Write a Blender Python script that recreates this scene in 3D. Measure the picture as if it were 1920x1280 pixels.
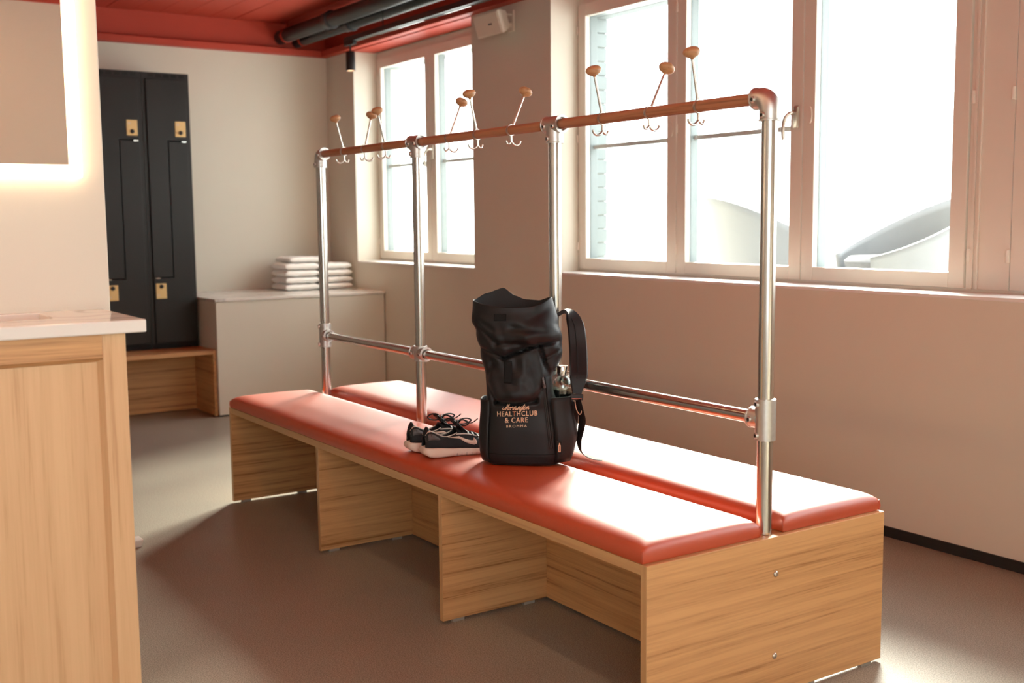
import bpy, bmesh, math, random
from mathutils import Vector, Matrix
random.seed(7)
PI = math.pi
for o in list(bpy.data.objects):
    bpy.data.objects.remove(o)
scene = bpy.context.scene
COL = scene.collection

# ------------------------------------------------------------------ camera, sky, exposure
CAM = Vector((-2.0451, 1.7551, 1.3004)); YAW, PITCH, ROLL, FPX = -0.5884, -0.1087, -0.0098, 2106.56
def make_camera():
    f = Vector((math.cos(PITCH)*math.cos(YAW), math.cos(PITCH)*math.sin(YAW), math.sin(PITCH)))
    r = f.cross(Vector((0, 0, 1))).normalized(); u = r.cross(f)
    c, s = math.cos(ROLL), math.sin(ROLL)
    r2 = c*r + s*u; u2 = -s*r + c*u
    m = Matrix((r2, u2, -f)).transposed().to_4x4(); m.translation = CAM
    cd = bpy.data.cameras.new('camera'); cd.sensor_width = 36; cd.sensor_fit = 'HORIZONTAL'
    cd.lens = FPX/1920*36; cd.clip_start = 0.02; cd.clip_end = 300
    cd.dof.use_dof = True; cd.dof.focus_distance = 3.55; cd.dof.aperture_fstop = 3.2
    o = bpy.data.objects.new('camera', cd); o.matrix_world = m; COL.objects.link(o); scene.camera = o
make_camera()

SKY = 6.0
world = bpy.data.worlds.new('overcast_sky'); scene.world = world; world.use_nodes = True
wn = world.node_tree.nodes; wl = world.node_tree.links
bg = wn.get('Background') or wn.new('ShaderNodeBackground')
bg.inputs['Color'].default_value = (0.96, 0.98, 1.0, 1); bg.inputs['Strength'].default_value = SKY

sd = bpy.data.lights.new('hazy_sun', 'SUN'); sd.energy = 21.0; sd.color = (1.0, 0.93, 0.80); sd.angle = math.radians(24)
so_ = bpy.data.objects.new('hazy_sun', sd); COL.objects.link(so_); so_.location = (8, -8, 8)
SUN_DIR = Vector((-0.66, 0.75, -0.57)); so_.rotation_euler = SUN_DIR.to_track_quat('-Z', 'Y').to_euler()

scene.view_settings.view_transform = 'Standard'; scene.view_settings.look = 'None'
scene.view_settings.gamma = 1.0; scene.view_settings.use_curve_mapping = False
scene.view_settings.exposure = 0.38
scene.cycles.use_denoising = True
scene.cycles.max_bounces = 12; scene.cycles.diffuse_bounces = 6; scene.cycles.glossy_bounces = 5
scene.cycles.transmission_bounces = 8; scene.cycles.transparent_max_bounces = 16
scene.cycles.sample_clamp_indirect = 6.0
scene.cycles.caustics_reflective = False; scene.cycles.caustics_refractive = False

# ------------------------------------------------------------------ materials
MATS = {}
def mat_new(name):
    m = bpy.data.materials.new(name); m.use_nodes = True
    nt = m.node_tree; b = nt.nodes.get('Principled BSDF'); MATS[name] = m
    return m, nt, b
def N(nt, t, **kw):
    n = nt.nodes.new(t)
    for k, v in kw.items(): setattr(n, k, v)
    return n
def plain(name, col, rough=0.5, metal=0.0, spec=0.5, noise=0.0, nscale=20.0, bump=0.0, bscale=200.0, coat=0.0, sheen=0.0):
    m, nt, b = mat_new(name)
    b.inputs['Base Color'].default_value = (*col, 1); b.inputs['Roughness'].default_value = rough
    b.inputs['Metallic'].default_value = metal; b.inputs['Specular IOR Level'].default_value = spec
    b.inputs['Coat Weight'].default_value = coat; b.inputs['Coat Roughness'].default_value = 0.1
    b.inputs['Sheen Weight'].default_value = sheen
    tc = N(nt, 'ShaderNodeTexCoord')
    if noise:
        t = N(nt, 'ShaderNodeTexNoise'); t.inputs['Scale'].default_value = nscale; t.inputs['Detail'].default_value = 4
        nt.links.new(tc.outputs['Object'], t.inputs['Vector'])
        mx = N(nt, 'ShaderNodeMix', data_type='RGBA', blend_type='MIX')
        mx.inputs[6].default_value = (*[c*(1-noise) for c in col], 1); mx.inputs[7].default_value = (*[min(1, c*(1+noise)) for c in col], 1)
        nt.links.new(t.outputs['Fac'], mx.inputs[0]); nt.links.new(mx.outputs[2], b.inputs['Base Color'])
    if bump:
        t = N(nt, 'ShaderNodeTexNoise'); t.inputs['Scale'].default_value = bscale; t.inputs['Detail'].default_value = 3
        nt.links.new(tc.outputs['Object'], t.inputs['Vector'])
        bp = N(nt, 'ShaderNodeBump'); bp.inputs['Strength'].default_value = bump; bp.inputs['Distance'].default_value = 0.002
        nt.links.new(t.outputs['Fac'], bp.inputs['Height']); nt.links.new(bp.outputs['Normal'], b.inputs['Normal'])
    return m
def oak(name, axis, dark=(0.28, 0.115, 0.035), light=(0.65, 0.355, 0.150), rough=0.40, fine=1.0):
    m, nt, b = mat_new(name); b.inputs['Roughness'].default_value = rough
    tc = N(nt, 'ShaderNodeTexCoord'); mp = N(nt, 'ShaderNodeMapping')
    sc = [52.0*fine]*3; sc[axis] = 0.7; mp.inputs['Scale'].default_value = sc
    nt.links.new(tc.outputs['Object'], mp.inputs['Vector'])
    n1 = N(nt, 'ShaderNodeTexNoise'); n1.inputs['Scale'].default_value = 1.0; n1.inputs['Detail'].default_value = 6; n1.inputs['Roughness'].default_value = 0.62; n1.inputs['Distortion'].default_value = 0.25
    nt.links.new(mp.outputs['Vector'], n1.inputs['Vector'])
    mp2 = N(nt, 'ShaderNodeMapping'); s2 = [230.0]*3; s2[axis] = 7.0; mp2.inputs['Scale'].default_value = s2
    nt.links.new(tc.outputs['Object'], mp2.inputs['Vector'])
    n2 = N(nt, 'ShaderNodeTexNoise'); n2.inputs['Scale'].default_value = 1.0; n2.inputs['Detail'].default_value = 2
    nt.links.new(mp2.outputs['Vector'], n2.inputs['Vector'])
    ad = N(nt, 'ShaderNodeMath', operation='MULTIPLY_ADD'); ad.inputs[1].default_value = 0.34
    nt.links.new(n2.outputs['Fac'], ad.inputs[0]); nt.links.new(n1.outputs['Fac'], ad.inputs[2])
    r = N(nt, 'ShaderNodeValToRGB'); e = r.color_ramp.elements
    e[0].position = 0.46; e[0].color = (*dark, 1); e[1].position = 0.80; e[1].color = (*light, 1)
    k = r.color_ramp.elements.new(0.60); k.color = (*[0.3*a+0.7*c for a, c in zip(dark, light)], 1)
    nt.links.new(ad.outputs[0], r.inputs['Fac']); nt.links.new(r.outputs['Color'], b.inputs['Base Color'])
    bp = N(nt, 'ShaderNodeBump'); bp.inputs['Strength'].default_value = 0.12; bp.inputs['Distance'].default_value = 0.001
    nt.links.new(ad.outputs[0], bp.inputs['Height']); nt.links.new(bp.outputs['Normal'], b.inputs['Normal'])
    return m
WALLC = (0.70, 0.66, 0.56)
plain('wall_paint', WALLC, 0.75, spec=0.3, noise=0.02, nscale=3, bump=0.08, bscale=260)
plain('red_paint', (0.47, 0.050, 0.025), 0.55, noise=0.05, nscale=5, bump=0.06, bscale=120)
plain('frame_cream', (0.76, 0.71, 0.62), 0.45, noise=0.02, nscale=9)
plain('frame_shaded', (0.20, 0.235, 0.235), 0.5, noise=0.03, nscale=12)  # white outer paint darkened and blued; the shade is put into its colour
plain('bar_glare', (0.74, 0.77, 0.77), 0.5, noise=0.03)  # same outer paint lightened, so the colour carries the window glare
plain('pad_grey', (0.30, 0.27, 0.23), 0.6, noise=0.05)
plain('limed_brick', (0.22, 0.25, 0.25), 0.8, noise=0.06, nscale=30, bump=0.4, bscale=90)
plain('black_skirting', (0.010, 0.011, 0.012), 0.55, noise=0.1)
plain('black_metal', (0.012, 0.012, 0.013), 0.45, noise=0.1, nscale=40)
plain('locker_black', (0.0095, 0.0085, 0.0080), 0.36, spec=0.38, noise=0.08, nscale=6, bump=0.1, bscale=500)
plain('locker_gap', (0.004, 0.004, 0.004), 0.8, noise=0.1)
plain('pipe_grey', (0.018, 0.024, 0.029), 0.42, noise=0.08)
plain('brass_plate', (0.72, 0.50, 0.22), 0.42, metal=0.35, noise=0.05)
plain('white_plastic', (0.80, 0.78, 0.74), 0.4, noise=0.02)
plain('speaker_beige', (0.74, 0.66, 0.55), 0.5, noise=0.02)
plain('towel_white', (0.86, 0.84, 0.80), 0.95, spec=0.1, noise=0.05, nscale=200, bump=0.9, bscale=350, sheen=0.3)
plain('galvanised', (0.62, 0.61, 0.58), 0.42, metal=1.0, noise=0.14, nscale=60, bump=0.15, bscale=90)
plain('steel_tube', (0.60, 0.585, 0.55), 0.21, metal=1.0, noise=0.08, nscale=14)
plain('satin_steel', (0.62, 0.58, 0.52), 0.33, metal=1.0, noise=0.05)
plain('chrome', (0.75, 0.74, 0.72), 0.12, metal=1.0, noise=0.02)
plain('leather', (0.46, 0.050, 0.004), 0.44, spec=0.80, noise=0.03, nscale=30, bump=0.10, bscale=420, coat=0.45)
MATS['leather'].node_tree.nodes['Principled BSDF'].inputs['Coat Roughness'].default_value = 0.50
MATS['leather'].node_tree.nodes['Principled BSDF'].inputs['IOR'].default_value = 1.6
plain('pack_nylon', (0.0044, 0.0052, 0.0068), 0.46, spec=0.36, noise=0.15, nscale=300, bump=0.18, bscale=1400, sheen=0.04)
plain('pack_lining', (0.010, 0.012, 0.013), 0.7, noise=0.3, nscale=900, bump=0.6, bscale=900)
plain('pack_webbing', (0.0040, 0.0044, 0.005), 0.65, spec=0.25, noise=0.2, nscale=400, bump=0.5, bscale=900)
plain('print_tan', (0.78, 0.55, 0.37), 0.7, noise=0.03)
plain('shoe_black', (0.008, 0.009, 0.011), 0.55, spec=0.35, noise=0.3, nscale=300, bump=0.6, bscale=700)
plain('shoe_grey', (0.10, 0.09, 0.09), 0.5, noise=0.1)
plain('shoe_sole', (0.74, 0.60, 0.50), 0.6, noise=0.03)
plain('shoe_trim', (0.66, 0.62, 0.57), 0.5, noise=0.05)
plain('cord_tan', (0.62, 0.45, 0.33), 0.7, noise=0.1)
plain('outdoor_haze', (0.19, 0.195, 0.20), 0.5, noise=0.05)  # grey stands for lens haze over the chairs; their own colour is unknown
plain('outdoor_cushion', (0.14, 0.14, 0.145), 0.9, noise=0.25, nscale=90)
plain('paving', (0.74, 0.74, 0.75), 0.9, noise=0.1, nscale=2)
plain('mirror_glass', (0.92, 0.90, 0.87), 0.015, metal=1.0, noise=0.005)
oak('oak_y', 1); oak('oak_x', 0); oak('oak_z', 2, dark=(0.52, 0.295, 0.14), light=(0.70, 0.45, 0.24), fine=0.45)
oak('oak_edge', 0, dark=(0.40, 0.22, 0.09), light=(0.56, 0.34, 0.15)); oak('oak_edge_z', 2, dark=(0.40, 0.22, 0.09), light=(0.56, 0.34, 0.15))
oak('rail_wood', 0, dark=(0.20, 0.075, 0.035), light=(0.44, 0.20, 0.10), fine=1.6)
oak('knob_wood', 1, dark=(0.30, 0.15, 0.065), light=(0.52, 0.29, 0.14), fine=3.0)
def marble():
    m, nt, b = mat_new('marble'); b.inputs['Roughness'].default_value = 0.16
    tc = N(nt, 'ShaderNodeTexCoord')
    w = N(nt, 'ShaderNodeTexWave'); w.inputs['Scale'].default_value = 1.6; w.inputs['Distortion'].default_value = 14; w.inputs['Detail'].default_value = 5; w.inputs['Detail Scale'].default_value = 1.4
    nt.links.new(tc.outputs['Object'], w.inputs['Vector'])
    r = N(nt, 'ShaderNodeValToRGB'); e = r.color_ramp.elements
    e[0].position = 0.0; e[0].color = (0.56, 0.54, 0.50, 1); e[1].position = 0.10; e[1].color = (0.77, 0.74, 0.68, 1)
    nt.links.new(w.outputs['Fac'], r.inputs['Fac']); nt.links.new(r.outputs['Color'], b.inputs['Base Color'])
marble()
def floor_mat():
    m, nt, b = mat_new('floor_vinyl')
    tc = N(nt, 'ShaderNodeTexCoord')
    n1 = N(nt, 'ShaderNodeTexNoise'); n1.inputs['Scale'].default_value = 260; n1.inputs['Detail'].default_value = 3
    n2 = N(nt, 'ShaderNodeTexNoise'); n2.inputs['Scale'].default_value = 2.2; n2.inputs['Detail'].default_value = 4
    n3 = N(nt, 'ShaderNodeTexVoronoi'); n3.inputs['Scale'].default_value = 210
    for n in (n1, n2, n3): nt.links.new(tc.outputs['Object'], n.inputs['Vector'])
    r = N(nt, 'ShaderNodeValToRGB'); e = r.color_ramp.elements
    e[0].position = 0.34; e[0].color = (0.185, 0.163, 0.132, 1); e[1].position = 0.66; e[1].color = (0.43, 0.395, 0.322, 1)
    nt.links.new(n1.outputs['Fac'], r.inputs['Fac'])
    mx = N(nt, 'ShaderNodeMix', data_type='RGBA', blend_type='MULTIPLY'); mx.inputs[0].default_value = 0.35
    r2 = N(nt, 'ShaderNodeValToRGB'); r2.color_ramp.elements[0].position = 0.3; r2.color_ramp.elements[0].color = (0.72, 0.72, 0.72, 1); r2.color_ramp.elements[1].position = 0.7
    nt.links.new(n2.outputs['Fac'], r2.inputs['Fac']); nt.links.new(r.outputs['Color'], mx.inputs[6]); nt.links.new(r2.outputs['Color'], mx.inputs[7])
    nt.links.new(mx.outputs[2], b.inputs['Base Color'])
    b.inputs['Roughness'].default_value = 0.42; b.inputs['Specular IOR Level'].default_value = 0.42
    bp = N(nt, 'ShaderNodeBump'); bp.inputs['Strength'].default_value = 0.25; bp.inputs['Distance'].default_value = 0.0008
    nt.links.new(n3.outputs['Distance'], bp.inputs['Height']); nt.links.new(bp.outputs['Normal'], b.inputs['Normal'])
floor_mat()
def pane_mat(name, tint, f0):
    m, nt, b = mat_new(name); nt.nodes.remove(b)
    out = nt.nodes['Material Output']
    tr = N(nt, 'ShaderNodeBsdfTransparent'); tr.inputs['Color'].default_value = (*tint, 1)
    gl = N(nt, 'ShaderNodeBsdfGlossy'); gl.inputs['Roughness'].default_value = 0.02
    lw = N(nt, 'ShaderNodeLayerWeight'); lw.inputs['Blend'].default_value = 0.5   # facing term, same from both sides of the pane
    pw = N(nt, 'ShaderNodeMath', operation='POWER'); pw.inputs[1].default_value = 5.0
    nt.links.new(lw.outputs['Facing'], pw.inputs[0])
    fr = N(nt, 'ShaderNodeMath', operation='MULTIPLY_ADD'); fr.inputs[1].default_value = 0.96; fr.inputs[2].default_value = f0
    nt.links.new(pw.outputs[0], fr.inputs[0])
    mx = N(nt, 'ShaderNodeMixShader')
    nt.links.new(fr.outputs[0], mx.inputs[0]); nt.links.new(tr.outputs[0], mx.inputs[1]); nt.links.new(gl.outputs[0], mx.inputs[2])
    nt.links.new(mx.outputs[0], out.inputs['Surface'])
pane_mat('window_glass', (0.94, 0.965, 0.955), 0.035)
pane_mat('bottle_glass', (0.86, 0.93, 0.92), 0.09)
def glow(name, col, s):
    m, nt, b = mat_new(name); b.inputs['Base Color'].default_value = (*col, 1)
    b.inputs['Emission Color'].default_value = (*col, 1); b.inputs['Emission Strength'].default_value = s
glow('led_warm', (1.0, 0.72, 0.46), 4.6)
glow('lamp_diffuser', (1.0, 0.62, 0.36), 14.0)
glow('spot_lens', (1.0, 0.62, 0.34), 2.2)

# ------------------------------------------------------------------ helpers
def link_mesh(name, me, mat, parent=None):
    o = bpy.data.objects.new(name, me); COL.objects.link(o)
    if mat:
        for mm in (mat if isinstance(mat, (list, tuple)) else [mat]): me.materials.append(MATS[mm])
    if parent: o.parent = parent
    return o
def world_loc(p):
    v = Vector((0, 0, 0))
    while p: v = v + p.location; p = p.parent
    return v
def obj(name, bm, mat, parent=None, smooth=False, local=False, bevel=0.0, origin=None):
    """bm is in world coordinates unless local; parents carry only a location (or local=True)."""
    off = Vector((0, 0, 0))
    if not local:
        if parent: off = world_loc(parent)
        if origin is not None: off = Vector(origin)
        if off.length: bmesh.ops.translate(bm, verts=bm.verts, vec=-off)
    bmesh.ops.recalc_face_normals(bm, faces=bm.faces)
    me = bpy.data.meshes.new(name); bm.to_mesh(me); bm.free()
    if smooth:
        me.shade_smooth(); me.set_sharp_from_angle(angle=math.radians(48))
    o = link_mesh(name, me, mat, parent)
    if origin is not None:
        o.location = Vector(origin) - (world_loc(parent) if parent else Vector((0, 0, 0)))
    if bevel:
        b = o.modifiers.new('bevel', 'BEVEL'); b.width = bevel; b.segments = 2; b.limit_method = 'ANGLE'; b.angle_limit = math.radians(40)
    return o
def tag(o, label, cat, group=None):
    o['label'] = label; o['category'] = cat
    if group: o['group'] = group
    return o
def thing(name, label, cat, loc=(0, 0, 0), rotz=0.0, group=None):
    o = bpy.data.objects.new(name, None); COL.objects.link(o); o.empty_display_size = 0.05
    o.location = loc; o.rotation_euler = (0, 0, rotz)
    return tag(o, label, cat, group)
def struct(o):
    o['kind'] = 'structure'; return o
def box(bm, x0, x1, y0, y1, z0, z1):
    if x0 > x1: x0, x1 = x1, x0
    if y0 > y1: y0, y1 = y1, y0
    if z0 > z1: z0, z1 = z1, z0
    v = [bm.verts.new(p) for p in ((x0,y0,z0),(x1,y0,z0),(x1,y1,z0),(x0,y1,z0),(x0,y0,z1),(x1,y0,z1),(x1,y1,z1),(x0,y1,z1))]
    for f in ((0,3,2,1),(4,5,6,7),(0,1,5,4),(1,2,6,5),(2,3,7,6),(3,0,4,7)): bm.faces.new([v[i] for i in f])
    return bm
def BX(*a): return box(bmesh.new(), *a)
def frame_of(d):
    d = Vector(d).normalized()
    a = Vector((0, 0, 1)) if abs(d.z) < 0.9 else Vector((1, 0, 0))
    s = d.cross(a).normalized(); return s, s.cross(d).normalized() * -1, d
def loft(bm, rings, cap0=True, cap1=True, closed=True):
    vr = [[bm.verts.new(p) for p in r] for r in rings]
    n = len(vr[0])
    for a, b in zip(vr, vr[1:]):
        for i in range(n if closed else n-1):
            j = (i+1) % n; bm.faces.new((a[i], a[j], b[j], b[i]))
    if cap0: bm.faces.new(list(reversed(vr[0])))
    if cap1: bm.faces.new(vr[-1])
    return vr
def cyl(bm, p0, p1, r0, r1=None, n=24):
    p0, p1 = Vector(p0), Vector(p1); r1 = r0 if r1 is None else r1
    s, t, d = frame_of(p1-p0)
    rr = []
    for p, r in ((p0, r0), (p1, r1)): rr.append([p + (s*math.cos(2*PI*i/n) + t*math.sin(2*PI*i/n))*r for i in range(n)])
    loft(bm, rr); return bm
def lathe(bm, base, axis, prof, n=24):
    """prof: list of (radius, height) along axis from base."""
    base = Vector(base); s, t, d = frame_of(axis)
    rr = [[base + d*h + (s*math.cos(2*PI*i/n) + t*math.sin(2*PI*i/n))*max(r, 1e-4) for i in range(n)] for r, h in prof]
    loft(bm, rr); return bm
def smooth_path(pts, sub=6):
    P = [Vector(p) for p in pts]; out = []
    for i in range(len(P)-1):
        a = P[max(i-1, 0)]; b = P[i]; c = P[i+1]; d = P[min(i+2, len(P)-1)]
        for k in range(sub):
            t = k/sub; out.append(0.5*((2*b) + (c-a)*t + (2*a-5*b+4*c-d)*t*t + (3*b-a-3*c+d)*t**3))
    out.append(P[-1]); return out
def tube(bm, pts, r, n=8, sub=5):
    P = smooth_path(pts, sub) if sub > 1 else [Vector(p) for p in pts]
    rings = []; s = None
    for i, p in enumerate(P):
        d = (P[min(i+1, len(P)-1)] - P[max(i-1, 0)]).normalized()
        if s is None: s, t, _ = frame_of(d)
        else:
            s = (s - d*s.dot(d)).normalized(); t = d.cross(s)
        t = d.cross(s); rr = r(i/(len(P)-1)) if callable(r) else r
        rings.append([p + (s*math.cos(2*PI*k/n) + t*math.sin(2*PI*k/n))*rr for k in range(n)])
    loft(bm, rings); return bm
def ribbon(bm, pts, axes, widths, th, sub=5):
    """flat strap: centre points, width axis, width per point."""
    k = len(pts); P = smooth_path(pts, sub); A = smooth_path(axes, sub); W = smooth_path([(w, 0, 0) for w in widths], sub)
    rings = []
    for i, p in enumerate(P):
        d = (P[min(i+1, len(P)-1)] - P[max(i-1, 0)]).normalized()
        a = A[i] - d*A[i].dot(d); a.normalize(); nrm = d.cross(a).normalized(); w = W[i].x/2
        rings.append([p+a*w-nrm*th*.3, p+a*w*.85+nrm*th*.5, p-a*w*.85+nrm*th*.5, p-a*w-nrm*th*.3, p-a*w*.85-nrm*th*.5, p+a*w*.85-nrm*th*.5])
    loft(bm, rings); return bm
def prism(bm, poly, ax, a0, a1):
    """poly of 2D points extruded along axis index ax from a0 to a1."""
    def mk(p, a):
        c = [0, 0, 0]; o = [i for i in range(3) if i != ax]
        c[o[0]], c[o[1]], c[ax] = p[0], p[1], a; return Vector(c)
    loft(bm, [[mk(p, a0) for p in poly], [mk(p, a1) for p in poly]]); return bm

# ------------------------------------------------------------------ room shell
YW, YO = -1.989, -2.37          # inner / outer face of the window wall
XB = 6.12                        # back wall
XN, YL = -3.0, 4.0               # wall behind the camera, left wall
ZS, ZC, ZT = 0.996, 2.545, 2.778 # sill, cornice underside, upper ceiling
FLR = struct(obj('floor', BX(XN-0.2, XB+0.2, YO, YL+0.2, -0.12, 0.0), 'floor_vinyl'))
OPEN = [(3.985, 5.645), (-2.10, 3.148)]
bm = bmesh.new()
box(bm, XN-0.2, XB+0.2, YW, YO, 0.0, ZS)
box(bm, XN-0.2, XB+0.2, YW, YO, ZC, ZT+0.1)
xs = [XN-0.2, -2.10, 3.148, 3.985, 5.645, XB+0.2]
for a, b in ((xs[0], xs[1]), (xs[2], xs[3]), (xs[4], xs[5])): box(bm, a, b, YW, YO, ZS, ZC)
WR = struct(obj('wall_right', bm, 'wall_paint'))
# the stretch of limed brick that forms the outer jamb of the long window
for k in range(19):
    z0 = ZS + 0.004 + k*0.0795
    d = random.uniform(-0.004, 0.006); l = 0.11 if k % 2 else 0.075
    obj('brick', BX(3.148-0.012-d, 3.148+0.02, YO-0.012, YO+l, z0, z0+0.077), 'limed_brick', WR, bevel=0.006)
struct(obj('wall_back', BX(XB, XB+0.2, YW, YL+0.2, 0.0, ZC), 'wall_paint'))
struct(obj('wall_left', BX(XN-0.2, XB+0.2, YL, YL+0.2, 0.0, ZC), 'wall_paint'))
RW0, RW1, RWZ = 0.95, 3.60, 0.75 # unseen window added behind the camera, to its left, as fill light
bm = bmesh.new(); box(bm, XN-0.2, XN, YW, YL, 0.0, RWZ); box(bm, XN-0.2, XN, YW, RW0, RWZ, ZC); box(bm, XN-0.2, XN, RW1, YL, RWZ, ZC); box(bm, XN-0.2, XN, RW0, RW1, 2.5, ZC)
struct(obj('wall_rear', bm, 'wall_paint'))
# red band above the walls, red cornice, red board-marked ceiling
struct(obj('trim_1', BX(XB, XB+0.2, YW, YL+0.2, ZC, ZT+0.1), 'red_paint'))
struct(obj('trim_2', BX(XN, XB, YW, YW+0.004, ZC, ZT+0.1), 'red_paint'))
struct(obj('trim_3', BX(XB-0.062, XB, YW+0.062, YL, ZC, ZC+0.046), 'red_paint', bevel=0.004))
struct(obj('trim_4', BX(XN, XB, YW+0.004, YW+0.062, ZC, ZC+0.046), 'red_paint', bevel=0.004))
struct(obj('trim_5', BX(XN-0.2, XB, YL, YL+0.2, ZC, ZT+0.1), 'red_paint'))
struct(obj('trim_6', BX(XN-0.2, XN, YW, YL, ZC, ZT+0.1), 'red_paint'))
for k, (a, b) in enumerate(OPEN):   # red head of each window recess
    struct(obj('trim_%d' % (7+k), BX(a, b, -2.17, YW, ZC-0.006, ZC), 'red_paint'))
for k, (a, b) in enumerate(OPEN):   # pale lining under the outer lintels
    struct(obj('trim_%d' % (14+k), BX(a, b, YO-0.004, -2.286, 2.428, ZC), 'limed_brick'))
CEIL = struct(obj('ceiling', BX(XN-0.2, XB+0.2, YO, YL+0.2, ZT+0.012, ZT+0.2), 'red_paint'))
y = YW+0.006; k = 0
while y < YL-0.01:
    w = min(0.182, YL-0.004-y)
    d = random.uniform(0, 0.005)
    obj('ceiling_board', BX(XN, XB, y, y+w-0.003, ZT-d*0.6, ZT+0.012), 'red_paint', CEIL, bevel=0.0015)
    y += w
bm = bmesh.new(); box(bm, XN, XB, YW, YW+0.008, 0.0, 0.042); struct(obj('baseboard_right', bm, 'black_skirting'))
# partition that carries the mirror
XM, YE = 0.949, 1.007
struct(obj('wall_partition', BX(XM, XM+0.13, YE, YL, 0.0, ZT-0.006), 'wall_paint', bevel=0.004))
# ground outside
og = obj('ground_outside', BX(-60, 60, -60, YO-0.02, 0.60, 0.72), 'paving'); struct(og)

# ------------------------------------------------------------------ windows
YF = -2.175
def ring_xz(bm, x0, x1, z0, z1, l, r, b, t, y0, y1):
    box(bm, x0, x0+l, y0, y1, z0, z1); box(bm, x1-r, x1, y0, y1, z0, z1)
    box(bm, x0+l, x1-r, y0, y1, z0, z0+b); box(bm, x0+l, x1-r, y0, y1, z1-t, z1)
def handle(parent, x, z, flip=1):
    bm = bmesh.new(); box(bm, x-0.016, x+0.016, YF, YF+0.012, z-0.05, z+0.05)
    h = obj('window_handle', bm, 'satin_steel', parent, bevel=0.008)
    bm = bmesh.new(); tube(bm, [(x, YF+0.01, z+0.02), (x+0.004*flip, YF+0.040, z+0.018), (x+0.020*flip, YF+0.055, z-0.005), (x+0.034*flip, YF+0.052, z-0.05), (x+0.036*flip, YF+0.046, z-0.10)], 0.009, 10)
    obj('lever', bm, 'satin_steel', h, smooth=True)
def key_plate(parent, x, z):
    bm = bmesh.new(); prof = [(x+0.013*math.cos(a), z+0.038*math.sin(a)) for a in [2*PI*i/16 for i in range(16)]]
    prism(bm, prof, 1, YF, YF+0.006); obj('key_plate', bm, 'frame_cream', parent, bevel=0.002)
def sash(win, xa, xb, bar=True, h=None, plate=None, hinge=()):
    """xa > xb ; xa is the far (left in view) side."""
    x0, x1 = xb+0.003, xa-0.003
    bm = bmesh.new(); ring_xz(bm, x0, x1, 1.011, 2.492, 0.070, 0.066, 0.061, 0.070, YF-0.032, YF)
    s = obj('sash', bm, 'frame_cream', win, bevel=0.003)
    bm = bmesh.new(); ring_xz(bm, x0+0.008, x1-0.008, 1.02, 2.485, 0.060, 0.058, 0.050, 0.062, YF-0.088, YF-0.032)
    obj('outer_sash', bm, 'frame_shaded', s, bevel=0.003)
    obj('pane', BX(x0+0.062, x1-0.058, YF-0.042, YF-0.038, 1.066, 2.426), 'window_glass', s)
    if bar: obj('glazing_bar', BX(x0+0.066, x1-0.062, YF-0.086, YF-0.060, 1.69, 1.712), 'bar_glare', s)
    if h: handle(s, *h)
    if plate: key_plate(s, *plate)
    for hx in hinge:
        for z in (1.14, 1.748, 2.35): obj('hinge', cyl(bmesh.new(), (hx, YF+0.004, z-0.022), (hx, YF+0.004, z+0.022), 0.007, n=10), 'frame_cream', s)
def window(idx, xa, xb, xs_, label):
    w = bpy.data.objects.new('window_%d' % idx, None); COL.objects.link(w); w.location = ((xa+xb)/2, YF-0.04, ZS); w['kind'] = 'structure'
    bm = bmesh.new(); ring_xz(bm, xb, xa, ZS, ZC-0.006, 0.004, 0.004, 0.013, 0.045, YF-0.11, YF-0.012)
    obj('window_frame', bm, 'frame_cream', w)
    return w
w1 = window(1, 5.645, 3.985, None, '')
sash(w1, 5.641, 4.838, hinge=(5.640,)); sash(w1, 4.838, 3.989, h=(4.806, 1.765, 1))
w2 = window(2, 3.148, -2.10, None, '')
sash(w2, 3.145, 2.316, plate=(2.352, 1.749), hinge=(3.142,))
sash(w2, 2.316, 1.479, h=(1.514, 1.742, 1), hinge=(2.312,))
sash(w2, 1.479, 0.640, bar=False, plate=(1.436, 1.747))
bm = bmesh.new(); box(bm, 0.452, 0.636, YF-0.10, YF-0.004, ZS+0.013, ZC-0.02); box(bm, 0.582, 0.589, YF-0.004, YF+0.006, ZS+0.013, ZC-0.02)
box(bm, 0.604, 0.616, YF-0.004, YF+0.004, ZS+0.013, ZC-0.02)
post = obj('window_post', bm, 'frame_cream', w2, bevel=0.002)
for hx in (0.622, 0.455):
    for z in (1.14, 1.748, 2.35): obj('hinge', cyl(bmesh.new(), (hx, YF+0.004, z-0.024), (hx, YF+0.004, z+0.024), 0.008, n=10), 'frame_cream', post)
for a in (0.450, -0.385, -1.22): sash(w2, a, a-0.835 if a > -1.2 else -2.097)
w4 = bpy.data.objects.new('window_3', None); COL.objects.link(w4); w4.location = (XN-0.1, (RW0+RW1)/2, RWZ); w4['kind'] = 'structure'  # unseen window, added to light the room from behind the camera
lm = [RW0, RW0+(RW1-RW0)/3, RW0+(RW1-RW0)*2/3, RW1]
bm = bmesh.new()
for q in lm: box(bm, XN-0.14, XN-0.08, max(RW0, q-0.05), min(RW1, q+0.05), RWZ, 2.5)
for z0, z1 in ((RWZ, RWZ+0.06), (2.44, 2.5)): box(bm, XN-0.135, XN-0.085, RW0+0.05, RW1-0.05, z0, z1)
obj('window_frame', bm, 'frame_cream', w4, bevel=0.003)
for q0, q1 in zip(lm, lm[1:]): obj('pane', BX(XN-0.112, XN-0.108, q0+0.05, q1-0.05, RWZ+0.06, 2.44), 'window_glass', w4)
# bright painted sill boards
for k, (a, b) in enumerate(OPEN):
    struct(obj('trim_%d' % (10+k), BX(a, b, YF-0.01, YW+0.003, ZS-0.012, ZS+0.002), 'white_plastic', bevel=0.002))

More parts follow.
